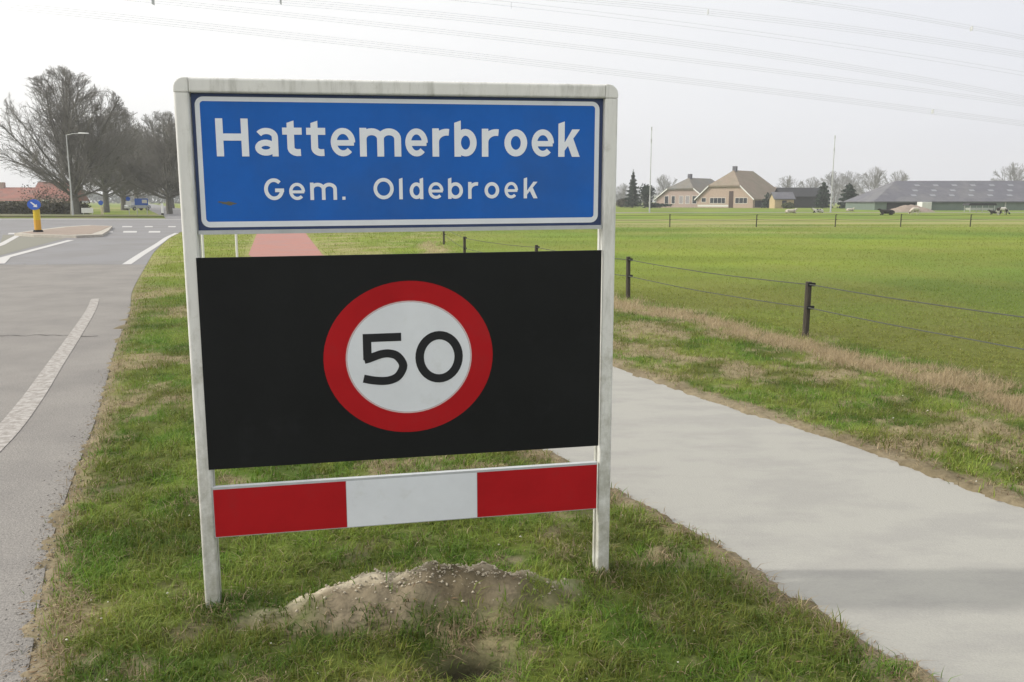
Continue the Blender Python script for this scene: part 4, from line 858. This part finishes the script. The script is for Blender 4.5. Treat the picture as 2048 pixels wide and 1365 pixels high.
# heap, container, feeder
q = G(1820, 424); hp = empty('sand_heap', (q[0], q[1], 0), 0, 'low pinkish sand heap in front of the barn', 'heap')
nu, nv = 28, 12; uu, vv = np.meshgrid(np.linspace(-1, 1, nu), np.linspace(-1, 1, nv)); zz = .95*np.clip(1-uu**2-vv**2*.9, 0, 1)**.8*(.6+.8*fbm(uu+3, vv+3, 3, 4, 9))-.05
ix = np.arange(nu*nv).reshape(nv, nu); link('heap', np_mesh('heap', np.stack([uu.ravel()*3.7, vv.ravel()*1.8, zz.ravel()], 1), np.stack([ix[:-1,:-1].ravel(), ix[:-1,1:].ravel(), ix[1:,1:].ravel(), ix[1:,:-1].ravel()], 1), smooth=True), M['sand'], hp)
q = AT(1853, 420, 150); ct = empty('white_container', (q[0], 150, 0), .1, 'small white box container beside the sand heap', 'container')
MB().box(-.9, .9, 0, 1.6, .15, 1.45).build('body', M['wpaint'], ct, bevel=.03); MB().box(-.8, -.05, -.02, -.004, .25, 1.35).build('door', M['frame'], ct); MB().box(.05, .8, -.02, -.004, .25, 1.35).build('door', M['frame'], ct); MB().box(-.85, .85, .1, 1.5, 0, .148).build('skid', M['galv'], ct)
q = AT(1958, 426, 128); fd = empty('hay_feeder', (q[0], 128, 0), 0, 'cattle feeder with dark roof on posts in the field at the right', 'hay feeder')
MB().prism([(-2.1,.95),(2.1,.95),(1.9,1.3),(-1.9,1.3)], -.9, .9).build('feeder_roof', M['barndark'], fd)
for sx in (-1.8, 0, 1.8):
    for sy in (-.8, .8): MB().tube((sx, sy, 0), (sx, sy, .95), .05, n=6).build('leg', M['galv'], fd)
MB().prism([(-1.7,.25),(1.7,.25),(1.8,.6),(-1.8,.6)], -.6, .6).build('trough', M['galv'], fd)
# ------------------------------------------------------------------ overhead power lines
def zc(px, py, Yd): return AT(px, py, Yd)
def line3(p0, p1, p2):                            # smooth curve of the cable from three surveyed places
    P = [np.array(p) for p in (p0, p1, p2)]; t1 = .5; o = []
    L_ = P[2]-P[0]; t1 = float((P[1][:2]-P[0][:2])@L_[:2]/(L_[:2]@L_[:2])); zmid = P[1][2]
    k = (zmid-(P[0][2]+L_[2]*t1))/(t1*(t1-1))
    for t in np.linspace(-.45, 1.45, 34): o.append(P[0]+L_*t+np.array([0, 0, k*t*(t-1)]))
    return o
specs = [('lowest', 5, 'quad', [(0,9),(1024,131),(2048,247)], 4, 0),
         ('second lowest', 5, '', [(280,0),(1024,89),(2048,210)], 3, -4),
         ('third from below, the densest', 5, '', [(540,0),(1300,84),(2048,197)], 4, -8),
         ('fourth from below', 5, '', [(930,0),(1400,58),(2048,149)], 2, -12),
         ('second highest', 5, '', [(1180,0),(1600,47),(2048,109)], 4, -16),
         ('highest', 5, '', [(1580,0),(1800,33),(2048,77)], 3, -20)]
for nm, _, _, pts, nc, dz in specs:
    def depth(px): return 78+dz*.6+(px/2048)*34
    P3 = [zc(a, b, depth(a)) for a, b in pts]; ln = line3(*P3); o0 = P3[0]
    o = empty('power_line', tuple(o0), 0, f'{nm} bundle of thin grey overhead cables across the sky', 'power line', 'overhead power lines')
    hash_k = nc*3+len(nm)
    for c_ in range(nc):
        mb = MB(); prev = None; dzc = (-.5*(c_ % 2)+.25)*.8-.12*(c_//2); dyc = .5*(c_//2)-.25
        for p in ln:
            q = (p[0]-o0[0]+.3*dyc, p[1]-o0[1]+dyc, p[2]-o0[2]+dzc)
            if prev: mb.tube(prev, q, .0105, n=4, caps=False)
            prev = q
        mb.build('cable', M['cable'], o)
    for k in (5+hash_k % 19,):
        p = ln[k]; MB().box(p[0]-o0[0]-.018, p[0]-o0[0]+.018, p[1]-o0[1]-.3, p[1]-o0[1]+.3, p[2]-o0[2]-.30, p[2]-o0[2]+.18).build('spacer', M['cable'], o)
print('tris', sum(len(o.data.polygons) for o in COL.objects if o.type == 'MESH'))

# ------------------------------------------------------------------ thin haze over the fields
hz = MB().box(-1260, 1260, -1e2, 1400, -1.5, 70).build('haze', None); hz['kind'] = 'stuff'
hm = bpy.data.materials.new('haze_air'); hm.use_nodes = True; t_ = hm.node_tree; t_.nodes.clear(); vo = t_.nodes.new('ShaderNodeVolumePrincipled'); oo = t_.nodes.new('ShaderNodeOutputMaterial')
vo.inputs['Color'].default_value = (.97, .98, 1, 1); vo.inputs['Density'].default_value = .00065; vo.inputs['Anisotropy'].default_value = 0; t_.links.new(vo.outputs[0], oo.inputs['Volume']); hz.data.materials.append(hm)
